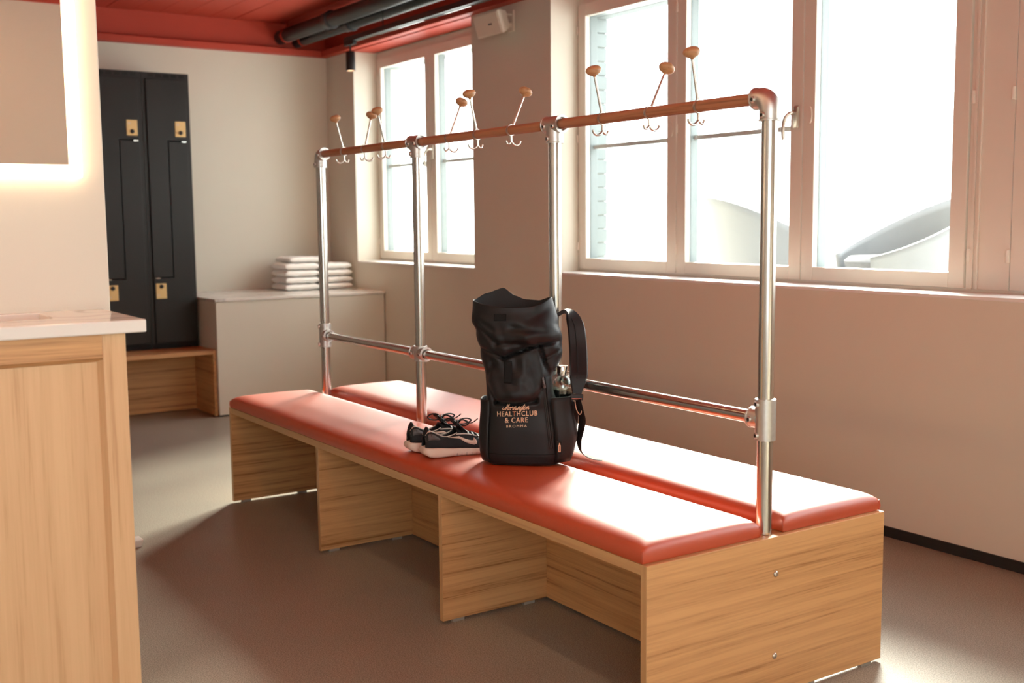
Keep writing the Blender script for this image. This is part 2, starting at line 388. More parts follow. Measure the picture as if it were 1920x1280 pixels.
# ------------------------------------------------------------------ bench
L, W, H, GZ = 2.941, 0.8975, 0.45, 0.010
def bench():
    t = thing('changing_bench', 'long oak changing bench with two orange leather pads in mid-room', 'bench', (L/2, -W/2, 0))
    near = obj('end_panel', BX(0.0, 0.021, -W, 0.0, GZ, H), 'oak_y', t, bevel=0.0015)
    obj('edge_band', BX(0.0, 0.021, 0.0, 0.0012, GZ, H), 'oak_edge_z', near)
    for z in (0.348, 0.120):
        bm = bmesh.new(); lathe(bm, (0.0, -0.4525, z), (-1, 0, 0), [(0.0085, 0), (0.0085, 0.0015), (0.0065, 0.0035), (0.003, 0.0045), (0.0, 0.0047)], 20)
        obj('bolt_head', bm, 'satin_steel', near, smooth=True)
    far = obj('end_panel', BX(L-0.021, L, -W, 0.0, GZ, H), 'oak_y', t, bevel=0.0015)
    obj('edge_band', BX(L-0.021, L, 0.0, 0.0012, GZ, H), 'oak_edge_z', far)
    for x in (1.0014, 1.9523):
        for y0, y1, e in ((-0.411, -0.0012, 0.0), (-W+0.0012, -0.484, -W)):
            dv = obj('divider', BX(x, x+0.019, y0, y1, GZ, H-0.027), 'oak_y', t, bevel=0.001)
            obj('edge_band', BX(x, x+0.019, e-0.0012 if e == 0 else e, e if e == 0 else e+0.0012, GZ, H-0.027), 'oak_edge_z', dv)
    for y0 in (-0.430, -0.484): obj('spine_panel', BX(0.021, L-0.021, y0, y0+0.019, GZ, H-0.027), 'oak_x', t)
    sb = obj('seat_board', BX(0.021, L-0.021, -W+0.0012, -0.0012, H-0.027, H-0.0005), 'oak_x', t)
    obj('edge_band', BX(0.021, L-0.021, -0.0012, 0.0, H-0.027, H-0.0005), 'oak_edge', sb)
    obj('edge_band', BX(0.021, L-0.021, -W, -W+0.0012, H-0.027, H-0.0005), 'oak_edge', sb)
    for x in (0.002, L-0.020, 1.002, 1.9535):
        for y in (-0.06, -0.34, -W+0.30, -W+0.06):
            obj('foot_pad', BX(x+0.002, x+0.015, y-0.022, y+0.022, 0.0, GZ), 'pad_grey', t)
    def pad(y0, y1):
        x0, x1 = 0.018, L-0.012; bm = bmesh.new(); R = 0.062; Z0, Z1, Z2 = H, H+0.030, H+0.055
        def prof(a, b, n):
            k = [0, .08, .2, .36, .55, .76, 1]
            m = [a+R*q for q in k]; return m + [a+R+(b-a-2*R)*i/n for i in range(1, n)] + [b-R*q for q in reversed(k)]
        X = prof(x0, x1, 40); Y = prof(y0, y1, 8)
        def hz(x, y):
            dx = min(x-x0, x1-x)/R; dy = min(y-y0, y1-y)/R
            f = lambda q: math.sqrt(max(0, 1-(1-min(q, 1))**2))
            dome = 0.003*math.sin(PI*(y-y0)/(y1-y0))
            return Z1 + (Z2-Z1)*min(f(dx), f(dy))*0.5 + (Z2-Z1)*f(dx)*f(dy)*0.5 + dome
        g = [[bm.verts.new((x, y, hz(x, y))) for y in Y] for x in X]
        for i in range(len(X)-1):
            for j in range(len(Y)-1): bm.faces.new((g[i][j], g[i+1][j], g[i+1][j+1], g[i][j+1]))
        rim = [g[i][0] for i in range(len(X))] + [g[-1][j] for j in range(1, len(Y))] + [g[i][-1] for i in range(len(X)-2, -1, -1)] + [g[0][j] for j in range(len(Y)-2, 0, -1)]
        prev = rim
        for z, o in ((H+0.015, 0.0025), (H+0.001, 0.0)):
            cur = []
            for v in rim:
                c = v.co.copy(); cx = (x0+x1)/2; cy = (y0+y1)/2
                c.x += o*(1 if abs(c.x-x1) < 1e-6 else -1 if abs(c.x-x0) < 1e-6 else 0); c.y += o*(1 if abs(c.y-y1) < 1e-6 else -1 if abs(c.y-y0) < 1e-6 else 0); c.z = z
                cur.append(bm.verts.new(c))
            for i in range(len(rim)):
                j = (i+1) % len(rim); bm.faces.new((prev[i], prev[j], cur[j], cur[i]))
            prev = cur
        bm.faces.new(prev)
        p = obj('seat_pad', bm, 'leather', t, smooth=True); p['label'] = 'orange-red leather seat pad'
        for cx_, sx in ((x0, -1), (x1, 1)):
            for cy_, sy in ((y0, -1), (y1, 1)):
                b2 = bmesh.new(); tube(b2, [(cx_+sx*0.0005, cy_+sy*0.0005, H+0.002), (cx_+sx*0.0025, cy_+sy*0.0025, H+0.015), (cx_, cy_, H+0.031)], 0.0022, 6)
                obj('corner_seam', b2, 'leather', p, smooth=True)
    pad(-0.408, -0.002); pad(-W+0.004, -0.497)
    return t
bench()

# ------------------------------------------------------------------ coat rack on the bench
PX = [2.849, 1.9237, 0.9909, 0.0413]; PY = -0.4476; ZR, ZM = 1.6064, 0.7621; RP = 0.0212
def setscrew(t, p, d):
    p = Vector(p); d = Vector(d).normalized()
    bm = bmesh.new(); lathe(bm, p, d, [(0.0085, -0.012), (0.0085, 0.004), (0.007, 0.006), (0.0052, 0.006), (0.0045, 0.001), (0.0, 0.001)], 14)
    s = obj('set_screw', bm, 'galvanised', t, smooth=True)
    bm = bmesh.new(); lathe(bm, p, d, [(0.0050, 0.0012), (0.0050, 0.0046), (0.0, 0.0046)], 6); obj('socket', bm, 'black_metal', s)
def rack():
    t = thing('coat_rack', 'galvanised tube coat rack with wooden top rail standing in the bench', 'coat rack', (L/2, PY, H))
    for i, x in enumerate(PX):
        bm = bmesh.new(); cyl(bm, (x, PY, H+0.0005), (x, PY, ZR-0.005), RP, n=32); obj('post', bm, 'steel_tube', t, smooth=True)
    R1 = RP+0.0065
    def sock(bm, p, d, l): # collar with lip
        p = Vector(p); d = Vector(d).normalized(); lathe(bm, p, d, [(R1, 0), (R1, l-0.004), (R1+0.002, l-0.003), (R1+0.002, l), (RP+0.001, l), (RP+0.001, l-0.012), (0, l-0.012)], 32)
    fr = Vector((-0.75, 0.66, 0))
    for i, x in enumerate(PX):       # top fittings
        bm = bmesh.new(); c = Vector((x, PY, ZR))
        if i in (1, 2):
            sock(bm, c, (1, 0, 0), 0.043); sock(bm, c, (-1, 0, 0), 0.043); sock(bm, c, (0, 0, -1), 0.060)
        else:
            s = 1 if i == 3 else -1  # rail leaves toward s*x
            pts = [(x + s*(0.030-0.030*math.cos(a)), PY, ZR - 0.030 + 0.030*math.sin(a)) for a in [PI/2*k/8 for k in range(9)]]
            pts = [(x, PY, ZR-0.058)] + [(p[0], p[1], p[2]) for p in pts] + [(x+s*0.046, PY, ZR)]
            tube(bm, pts, R1, 32, 1)
            sock(bm, (x+s*0.030, PY, ZR), (s, 0, 0), 0.020); sock(bm, (x, PY, ZR-0.035), (0, 0, -1), 0.025)
        f = obj('rail_fitting', bm, 'galvanised', t, smooth=True)
        m = f.modifiers.new('edges', 'EDGE_SPLIT'); m.split_angle = math.radians(50)
        if i in (1, 2):
            setscrew(f, (x-0.024, PY+R1-0.002, ZR-0.006), (0, 1, -0.1)); setscrew(f, (x+0.026, PY+R1-0.002, ZR-0.006), (0, 1, -0.1))
            setscrew(f, (x+0.004, PY+R1-0.001, ZR-0.046), (0.1, 1, 0))
        else:
            s = 1 if i == 3 else -1
            setscrew(f, (x+s*0.036, PY+R1-0.002, ZR-0.004), (0, 1, 0)); setscrew(f, (x, PY+R1-0.001, ZR-0.046), (0, 1, 0))
    xa = [PX[3]+0.035, PX[2]-0.035, PX[2]+0.035, PX[1]-0.035, PX[1]+0.035, PX[0]-0.035]
    for a, b in zip(xa[::2], xa[1::2]):
        bm = bmesh.new(); cyl(bm, (a, PY, ZR), (b, PY, ZR), 0.0165, n=28); obj('top_rail', bm, 'rail_wood', t, smooth=True)
    xb = [PX[3]+0.02, PX[2]-0.02, PX[2]+0.02, PX[1]-0.02, PX[1]+0.02, PX[0]-0.02]
    for a, b in zip(xb[::2], xb[1::2]):
        bm = bmesh.new(); cyl(bm, (a, PY, ZM), (b, PY, ZM), 0.0180, n=28); obj('lower_rail', bm, 'steel_tube', t, smooth=True)
    for i, x in enumerate(PX):
        bm = bmesh.new(); hh = 0.055 if i in (0, 3) else 0.030
        lathe(bm, (x, PY, ZM-hh), (0, 0, 1), [(RP, 0), (R1, 0), (R1, 2*hh), (RP, 2*hh)], 32)
        for s in ((1,) if i == 3 else (-1,) if i == 0 else (1, -1)): sock(bm, (x+s*0.012, PY, ZM), (s, 0, 0), 0.036)
        f = obj('rail_fitting', bm, 'galvanised', t, smooth=True)
        m = f.modifiers.new('edges', 'EDGE_SPLIT'); m.split_angle = math.radians(50)
        for s in ((1,) if i == 3 else (-1,) if i == 0 else (1, -1)): setscrew(f, (x+s*0.034, PY+R1-0.002, ZM-0.002), (0, 1, 0))
        if i in (0, 3):
            for dz in (-0.042, 0.042): setscrew(f, (x+0.006, PY+R1-0.001, ZM+dz), (0.15, 1, 0))
rack()

HOOKS = [(2.593, 1, 'first coat hook from the far end of the rail, wooden knob leaning left'),
         (2.385, -1, 'second coat hook from the far end, its knob tucked behind the third'),
         (2.191, 1, 'third coat hook from the far end, its knob overlapping the second'),
         (1.672, -1, 'middle-bay coat hook nearest the far post, pale knob leaning right'),
         (1.470, 1, 'central coat hook of the nine, wooden knob leaning left before the far window edge'),
         (1.250, -1, 'coat hook against the brown wall pier, turned wooden knob leaning right'),
         (0.737, 1, 'coat hook just beyond the post behind the backpack, knob at the long window'),
         (0.518, -1, 'second coat hook from the near end, pale knob before the window mullion'),
         (0.308, 1, 'coat hook nearest the corner elbow, highest knob in view, leaning left')]
LEAN = [15, 14, 14, 23, 13, 25, 14, 27, 11]
def make_hook(s, lean):
    t = thing('coat_hook', 'x', 'coat hook', (0, 0, 0), 0, 'wooden-knobbed hooks on the coat rail')
    bm = bmesh.new(); n = 28; r0, r1 = 0.0172, 0.0196
    rings = [[Vector((x, r*math.cos(2*PI*i/n), r*math.sin(2*PI*i/n))) for i in range(n)] for r, x in ((r0, -0.0035), (r1, -0.0035), (r1, 0.0035), (r0, 0.0035), (r0, -0.0035))]
    loft(bm, rings, False, False); ring = obj('ring', bm, 'satin_steel', t, local=True)
    a = math.radians(lean)*s; d = Vector((0, math.sin(a), math.cos(a)))
    bm = bmesh.new(); cyl(bm, d*0.018, d*0.135, 0.0046, 0.0037, 12); obj('stem', bm, 'satin_steel', t, True, True)
    bm = bmesh.new(); lathe(bm, d*0.128, d, [(0.0042, 0), (0.0056, 0.004), (0.0125, 0.007), (0.0200, 0.0115), (0.0240, 0.0175), (0.0245, 0.0225), (0.0220, 0.028), (0.0165, 0.0325), (0.009, 0.035), (0.0, 0.0357)], 28); obj('knob', bm, 'knob_wood', t, True, True)
    bm = bmesh.new(); tube(bm, [(0, 0, -0.018), (0, 0, -0.032), (0, 0, -0.040)], 0.0042, 10)
    tube(bm, [(0, 0, -0.038), (0, s*0.010, -0.048), (0, s*0.024, -0.051), (0, s*0.035, -0.045), (0, s*0.039, -0.036)], lambda q: 0.0042*(1-0.15*q), 10)
    tube(bm, [(0, 0, -0.038), (0, -s*0.008, -0.046), (0, -s*0.017, -0.046), (0, -s*0.021, -0.036)], lambda q: 0.0042*(1-0.15*q), 10)
    obj('double_hook', bm, 'satin_steel', t, True, True)
    return t
for i, (x, s, lab) in enumerate(HOOKS):
    o = make_hook(s, LEAN[i]); o.location = (x, PY, ZR); o['label'] = lab

# ------------------------------------------------------------------ lockers, locker bench, shelf box
XLK = 5.55
def z_door(name, poly, t, x):
    bm = bmesh.new(); prism(bm, poly, 0, x-0.014, x); return obj(name, bm, 'locker_black', t, bevel=0.0015)
def locker(yl, yr, label):
    t = thing('locker', label, 'locker', ((XLK+XB)/2, (yl+yr)/2, H), 0, 'black two-door lockers on the back wall')
    obj('body', BX(XLK, XB-0.004, yr, yl, H, 2.285), 'locker_black', t)
    obj('plinth', BX(XLK-0.002, XLK, yr+0.002, yl-0.002, H+0.001, 0.486), 'locker_gap', t)
    obj('door_gap', BX(XLK-0.003, XLK, yr+0.022, yl-0.022, 0.488, 2.242), 'locker_gap', t)
    a, b = yl-0.026, yr+0.026; m0, m1 = (a+b)/2+0.004, (a+b)/2-0.004; x = XLK-0.002
    up = z_door('door', [(a, 2.238), (b, 2.238), (b, 1.842), (m0, 1.842), (m0, 0.934), (a, 0.934)], t, x)
    lo = z_door('door', [(m1, 1.832), (b, 1.832), (b, 0.492), (a, 0.492), (a, 0.926), (m1, 0.926)], t, x)
    for d, y0, z0, kz, hy, hz in ((up, b+0.012, 1.866, 1.893, b+0.010, 1.834), (lo, a-0.080, 0.790, 0.872, a-0.012, 0.928)):
        p = obj('lock_plate', BX(x-0.018, x-0.014, y0, y0+0.070, z0, z0+0.102), 'brass_plate', d, bevel=0.002)
        bm = bmesh.new(); lathe(bm, (x-0.018, y0+0.034, kz), (-1, 0, 0), [(0.014, 0), (0.013, 0.008), (0.010, 0.012), (0, 0.013)], 18); obj('lock_knob', bm, 'black_metal', p)
        ny = y0+0.045 if d == up else y0+0.048; nz = z0+0.074 if d == up else z0+0.018
        for q in (0, 0.010): obj('number_mark', BX(x-0.0184, x-0.018, ny+q, ny+q+0.0035, nz, nz+0.012), 'satin_steel', p)
        obj('pin', BX(x-0.017, x-0.013, hy, hy+0.030 if d == up else hy-0.030, hz-0.003, hz+0.003), 'chrome', d)
    for g in range(5):
        yy = yr+0.03+g*(yl-yr-0.06)/5; obj('vent_slot', BX(XLK-0.0012, XLK, yy, yy+(yl-yr-0.06)/5*0.72, 2.254, 2.274), 'locker_gap', t)
locker(-0.404, -0.720, 'black steel locker with two z-shaped doors, right one beside the pale wall')
locker(-0.086, -0.402, 'black steel locker half hidden behind the mirror partition, left of its twin')
def locker_bench():
    t = thing('locker_bench', 'low oak bench under the black lockers with open front', 'bench', (5.5, -0.2, 0))
    obj('seat_board', BX(5.24, XB-0.01, -0.712, 0.45, H-0.028, H), 'oak_y', t, bevel=0.002)
    obj('end_panel', BX(5.24, XB-0.01, -0.732, -0.712, 0.006, H), 'oak_x', t, bevel=0.0015)
    obj('back_panel', BX(5.625, 5.645, -0.712, 0.45, 0.006, H-0.028), 'oak_y', t)
    obj('end_panel', BX(5.24, XB-0.01, 0.45, 0.47, 0.006, H), 'oak_x', t)
    for y in (-0.722, 0.46): obj('foot_pad', BX(5.26, 5.30, y-0.008, y+0.008, 0, 0.006), 'black_metal', t)
locker_bench()
def shelf_box():
    t = thing('shelf_box', 'beige boxed-in shelf with marble top in the window corner', 'shelf', ((5.213+XB)/2, -1.36, 0))
    obj('body', BX(5.213, XB-0.001, YW+0.009, -0.734, 0.012, 0.770), 'wall_paint', t, bevel=0.002)
    obj('toe_gap', BX(5.235, XB-0.001, YW+0.009, -0.745, 0.0, 0.012), 'black_skirting', t)
    obj('top_slab', BX(5.206, XB-0.001, YW+0.001, -0.725, 0.772, 0.790), 'marble', t, bevel=0.002)
shelf_box()

def towel(cx, y0, y1, z, h, label, seed, dx=0.0):
    random.seed(seed); bm = bmesh.new(); x0, x1 = cx, cx+0.30; nl = 3
    rows = 26; rings = []
    # folded towel: rounded fold at the near (right) end, layered edges on the left end
    for j in range(rows+1):
        f = j/rows; yy = y0+(y1-y0)*f; ed = min(f, 1-f)*rows
        k = 1.0 if ed > 3 else math.sqrt(max(0.12, 1-(1-ed/3)**2))
        zc = z+h/2; ring = []
        for i in range(40):
            a = 2*PI*i/40; ca, sa = math.cos(a), math.sin(a); p = 0.28
            rx = (abs(ca)**p)*(1 if ca > 0 else -1); rz = (abs(sa)**0.7)*(1 if sa > 0 else -1)
            wob = 0.0022*math.sin(7*f*PI+seed*1.7+2*rx)+0.0015*math.sin(3*i+seed)
            lay = -0.005*abs(math.sin(rz*PI*1.5)) if ca < 0 else -0.002*abs(math.sin(rz*PI))
            ring.append(Vector(((x0+x1)/2+dx + (x1-x0)/2*rx*(1-0.02*(1-k)) + lay*(-1 if ca < 0 else 1), yy, zc + h/2*rz*k*0.99 + wob*abs(rz)*0.7)))
        rings.append(ring)
    loft(bm, rings); bmesh.ops.translate(bm, verts=bm.verts, vec=-Vector(((x0+x1)/2, (y0+y1)/2, z)))
    o = obj('folded_towel', bm, 'towel_white', None, True, True); o.location = ((x0+x1)/2, (y0+y1)/2, z)
    return tag(o, label, 'towel', 'folded white towels on the shelf box')
ords = ['bottom', 'second from bottom', 'third from bottom', 'fourth from bottom']
z = 0.7905
for k in range(4):
    towel(5.68, -1.690+random.uniform(-.006, .006), -1.432+random.uniform(-.01, .01), z+k*0.0505+0.001, 0.0475, 'folded white towel, %s in the left stack' % ords[k], 11+k)
for k in range(4):
    towel(5.68, -1.955+random.uniform(-.008, .008), -1.706+random.uniform(-.004, .004), z+k*0.0495+0.001, 0.0465, 'folded white towel, %s in the right stack by the wall' % ords[k].replace('fourth from bottom', 'topmost'), 31+k)
towel(5.70, -1.775, -1.475, z+4*0.0505+0.002, 0.042, 'folded white towel lying alone on top of the left stack', 51)

# ------------------------------------------------------------------ vanity: cabinet, counter, mirror
def vanity():
    t = thing('vanity_cabinet', 'light oak vanity cabinet with framed panel at left foreground', 'cabinet', (0.76, 1.9, 0))
    obj('carcass', BX(0.600, XM-0.001, 1.072, 3.28, 0.02, 1.050), 'oak_z', t)
    obj('stile', BX(0.577, 0.600, 1.070, 1.122, 0.02, 1.050), 'oak_z', t, bevel=0.0015)
    obj('stile', BX(0.577, 0.600, 2.10, 2.16, 0.02, 1.050), 'oak_z', t, bevel=0.0015)
    obj('top_rail', BX(0.577, 0.600, 1.122, 2.10, 0.995, 1.050), 'oak_y', t, bevel=0.0015)
    obj('bottom_rail', BX(0.577, 0.600, 1.122, 2.10, 0.02, 0.10), 'oak_y', t, bevel=0.0015)
    bm = bmesh.new(); prism(bm, [(0.577, 0.995), (0.597, 0.984), (0.6, 0.984), (0.6, 0.995)], 1, 1.122, 2.10); obj('moulding', bm, 'oak_y', t)
    bm = bmesh.new(); prism(bm, [(0.577, 1.122), (0.597, 1.134), (0.6, 1.134), (0.6, 1.122)], 2, 0.10, 0.990); obj('moulding', bm, 'oak_z', t)
    obj('panel', BX(0.594, 0.5995, 1.130, 2.10, 0.10, 0.988), 'oak_z', t)
    obj('door', BX(0.577, 0.600, 2.163, 3.27, 0.02, 1.050), 'oak_z', t, bevel=0.0015)
    obj('plinth', BX(0.60, XM-0.01, 1.08, 3.27, 0.0, 0.02), 'black_skirting', t)
    # slab with the waste opening
    c = thing('counter_slab', 'white marble counter slab with square waste opening on the oak cabinet', 'counter', (0.76, 1.9, 1.0505))
    bm = bmesh.new(); z0, z1 = 1.0505, 1.080; X0, X1, Y0, Y1 = 0.557, XM-0.0005, 1.027, 3.295; hx0, hx1, hy0, hy1 = 0.715, 0.905, 1.190, 1.345
    O = [(X0, Y0), (X1, Y0), (X1, Y1), (X0, Y1)]; I = [(hx0, hy0), (hx1, hy0), (hx1, hy1), (hx0, hy1)]
    V = {(n, k, z): bm.verts.new((p[0], p[1], zz)) for n, q in (('o', O), ('i', I)) for k, p in enumerate(q) for z, zz in ((0, z0), (1, z1))}
    for k in range(4):
        j = (k+1) % 4
        bm.faces.new((V['o', k, 1], V['o', j, 1], V['i', j, 1], V['i', k, 1])); bm.faces.new((V['o', k, 0], V['o', j, 0], V['i', j, 0], V['i', k, 0]))
        bm.faces.new((V['o', k, 0], V['o', j, 0], V['o', j, 1], V['o', k, 1])); bm.faces.new((V['i', k, 0], V['i', j, 0], V['i', j, 1], V['i', k, 1]))
    obj('slab', bm, 'marble', c, bevel=0.003)
    m = thing('lit_mirror', 'wall mirror edged by a glowing warm light strip above the counter', 'mirror', (XM, 1.7, 1.40))
    obj('mirror_glass', BX(XM-0.012, XM-0.001, 1.094, 2.55, 1.446, 2.33), 'mirror_glass', m)
    lx0, lx1 = XM-0.026, XM-0.001
    for nme, b in (('light_strip', (lx0, lx1, 1.064, 1.093, 1.412, 2.36)), ('light_strip', (lx0, lx1, 1.093, 2.55, 1.414, 1.445)), ('light_strip', (lx0, lx1, 1.093, 2.55, 2.331, 2.36)), ('light_strip', (lx0, lx1, 2.551, 2.58, 1.412, 2.36))):
        obj(nme, BX(*b), 'led_warm', m, bevel=0.006)
vanity()
bm = bmesh.new(); box(bm, 2.46, 2.53, 0.550, 0.605, 0.0, 0.030)
bm.verts.ensure_lookup_table()
for v in bm.verts:
    if v.co.z > 0.01: v.co.y -= 0.006 if v.co.y < 0.58 else 0
o = obj('door_stop', bm, 'white_plastic', None, bevel=0.004, origin=(2.495, 0.578, 0)); tag(o, 'small white wedge on the floor beside the vanity cabinet', 'door stop')

# ------------------------------------------------------------------ ceiling services
def pipe(y, z, r, xs_sock, label):
    t = thing('ceiling_pipe', label, 'pipe', (2.0, y, z))
    bm = bmesh.new(); cyl(bm, (XN+0.01, y, z), (XB-0.001, y, z), r, n=28); obj('run', bm, 'pipe_grey', t, smooth=True)
    for x in xs_sock:
        bm = bmesh.new(); lathe(bm, (x-0.06, y, z), (1, 0, 0), [(r, 0), (r+0.010, 0.004), (r+0.012, 0.016), (r+0.010, 0.028), (r+0.006, 0.034), (r+0.006, 0.11), (r, 0.115)], 28); obj('socket', bm, 'pipe_grey', t, smooth=True)
    bm = bmesh.new(); lathe(bm, (XB-0.14, y, z), (1, 0, 0), [(r, 0), (r+0.004, 0), (r+0.004, 0.022), (r, 0.022)], 24); box(bm, XB-0.135, XB-0.123, y-0.006, y+0.006, z+r, ZT-0.006); obj('clamp', bm, 'red_paint', t)
pipe(-1.622, 2.672, 0.051, (5.25, 1.2, -2.0), 'upper dark grey pipe under the red ceiling, nearer the lockers')
pipe(-1.752, 2.648, 0.040, (5.20, 0.8, -2.4), 'lower dark grey pipe under the red ceiling, next to the lamp track')
def track():
    t = thing('lamp_track', 'black lamp track running along the ceiling beside the pipes', 'lamp track', (1.0, -1.70, 2.51))
    obj('rail', BX(XN+0.02, 5.16, -1.718, -1.682, 2.512, 2.546), 'black_metal', t, bevel=0.002)
    obj('edge_highlight', BX(XN+0.02, 5.16, -1.7195, -1.716, 2.508, 2.513), 'chrome', t)  # chrome strip puts a highlight line along the track's lower edge
    for x in (4.6, 2.5, 0.4, -1.7): obj('hanger', cyl(bmesh.new(), (x, -1.70, 2.546), (x, -1.70, ZT-0.006), 0.003, n=8), 'black_metal', t)
track()
def spot(x, label, n):
    y = -1.70; t = thing('track_spotlight', label, 'spotlight', (x, y, 2.512))
    obj('adapter', BX(x-0.075, x+0.075, y-0.013, y+0.013, 2.490, 2.5118), 'black_metal', t, bevel=0.002)
    obj('stem', cyl(bmesh.new(), (x, y, 2.43), (x, y, 2.491), 0.006, n=12), 'black_metal', t)
    bm = bmesh.new(); lathe(bm, (x, y, 2.448), (0, 0, -1), [(0.0, 0), (0.030, 0.0), (0.032, 0.003), (0.032, 0.130), (0.029, 0.130), (0.029, 0.120), (0, 0.120)], 28); h = obj('housing', bm, 'black_metal', t, smooth=True)
    m = h.modifiers.new('edges', 'EDGE_SPLIT'); m.split_angle = math.radians(40)
    obj('lens', lathe(bmesh.new(), (x, y, 2.327), (0, 0, -1), [(0.0285, 0), (0.0285, 0.006), (0.0, 0.0062)], 24), 'spot_lens', t)
    ld = bpy.data.lights.new('spot_light', 'SPOT'); ld.energy = 26; ld.color = (1.0, 0.72, 0.46); ld.spot_size = math.radians(75); ld.spot_blend = 0.6; ld.shadow_soft_size = 0.03
    lo = bpy.data.objects.new('spot_light', ld); COL.objects.link(lo); lo.parent = t; lo.location = (0, 0, 2.314-2.512)
spot(5.09, 'black cylinder spotlight hanging at the end of the lamp track', 0)

def linear_lamp(y, x0, x1):  # unseen lamp added above the view, lined up with the bench's shadow edge
    t = thing('linear_lamp', 'long linear ceiling lamp in front of the bench, above the view', 'lamp', ((x0+x1)/2, y, 2.60))
    obj('profile', BX(x0, x1, y-0.03, y+0.03, 2.556, 2.60), 'black_metal', t, bevel=0.002)
    obj('diffuser', BX(x0+0.01, x1-0.01, y-0.025, y+0.025, 2.549, 2.556), 'lamp_diffuser', t)
    for x in (x0+0.3, (x0+x1)/2, x1-0.3): obj('hanger', cyl(bmesh.new(), (x, y, 2.60), (x, y, ZT-0.006), 0.003, n=8), 'black_metal', t)
linear_lamp(0.82, -2.7, 2.4)

def speaker():
    t = thing('wall_speaker', 'beige tilted loudspeaker on the wall pier between the windows', 'speaker', (3.565, -1.86, 2.42))
    # box tilted down about the x axis; local frame: n = front normal
    a = math.radians(18); nrm = Vector((0, math.cos(a), -math.sin(a))); up = Vector((0, math.sin(a), math.cos(a))); c = Vector((3.565, -1.838, 2.418))
    bm = bmesh.new(); hw, hh = 0.134, 0.066
    rings = []
    for d, k in ((0.0, 1.0), (-0.012, 1.0), (-0.030, 0.96), (-0.085, 0.72)):
        rings.append([c + nrm*d + Vector((1, 0, 0))*sx*hw*k + up*sz*hh*k for sx, sz in ((-1, -1), (1, -1), (1, 1), (-1, 1))])
    loft(bm, rings); obj('cabinet', bm, 'speaker_beige', t, bevel=0.004)
    bm = bmesh.new(); rings = [[c + nrm*d + Vector((1, 0, 0))*sx*(hw-0.008) + up*sz*(hh-0.007) for sx, sz in ((-1, -1), (1, -1), (1, 1), (-1, 1))] for d in (0.0, 0.004)]
    loft(bm, rings); g = obj('grille', bm, 'speaker_beige', t, bevel=0.002)
    bm = bmesh.new(); rings = [[c + nrm*d + Vector((1, 0, 0))*(sx*0.018-0.035) + up*(sz*0.0045-0.002) for sx, sz in ((-1, -1), (1, -1), (1, 1), (-1, 1))] for d in (0.004, 0.0055)]
    loft(bm, rings); obj('badge', bm, 'black_metal', g)
    obj('wall_plate', BX(3.505, 3.565, YW+0.0005, YW+0.012, 2.385, 2.505), 'speaker_beige', t, bevel=0.003)
    bm = bmesh.new(); box(bm, 3.52, 3.55, YW+0.010, -1.905, 2.41, 2.435); obj('bracket', bm, 'speaker_beige', t, bevel=0.003)
    bm = bmesh.new(); box(bm, 3.52, 3.55, YW+0.010, -1.915, 2.475, 2.485); obj('bracket', bm, 'speaker_beige', t)
speaker()

# ------------------------------------------------------------------ backpack
PO = Vector((0.956, -0.302, 0.5085)); PA = math.atan2(-0.752, -0.659)   # local x = width, local y = depth
def pk(u, w, z): return Vector((u, w, z))                              # local coordinates: x = width, y = depth (front is -y)
def lerp_tab(tab, z):
    if z <= tab[0][0]: return tab[0][1:]
    for a, b in zip(tab, tab[1:]):
        if z <= b[0]:
            q = (z-a[0])/(b[0]-a[0]); q = q*q*(3-2*q)*0.5+q*0.5
            return [s+(e-s)*q for s, e in zip(a[1:], b[1:])]
    return tab[-1][1:]
#        z     left    right   front   back  exponent
BODY = [(0.000, -0.118, 0.104, -0.078, 0.036, 3.0), (0.008, -0.130, 0.117, -0.089, 0.044, 3.2), (0.035, -0.135, 0.121, -0.094, 0.048, 3.4),
        (0.110, -0.132, 0.117, -0.096, 0.048, 3.4), (0.185, -0.127, 0.106, -0.092, 0.047, 3.2), (0.240, -0.126, 0.090, -0.097, 0.046, 2.8),
        (0.290, -0.128, 0.086, -0.100, 0.046, 2.6), (0.325, -0.138, 0.110, -0.090, 0.046, 2.5), (0.370, -0.148, 0.122, -0.084, 0.050, 2.6),
        (0.400, -0.153, 0.118, -0.090, 0.054, 2.6), (0.430, -0.160, 0.116, -0.096, 0.058, 2.5), (0.462, -0.174, 0.107, -0.092, 0.064, 2.3),
        (0.500, -0.174, 0.098, -0.084, 0.070, 2.1), (0.540, -0.172, 0.086, -0.078, 0.074, 2.0)]
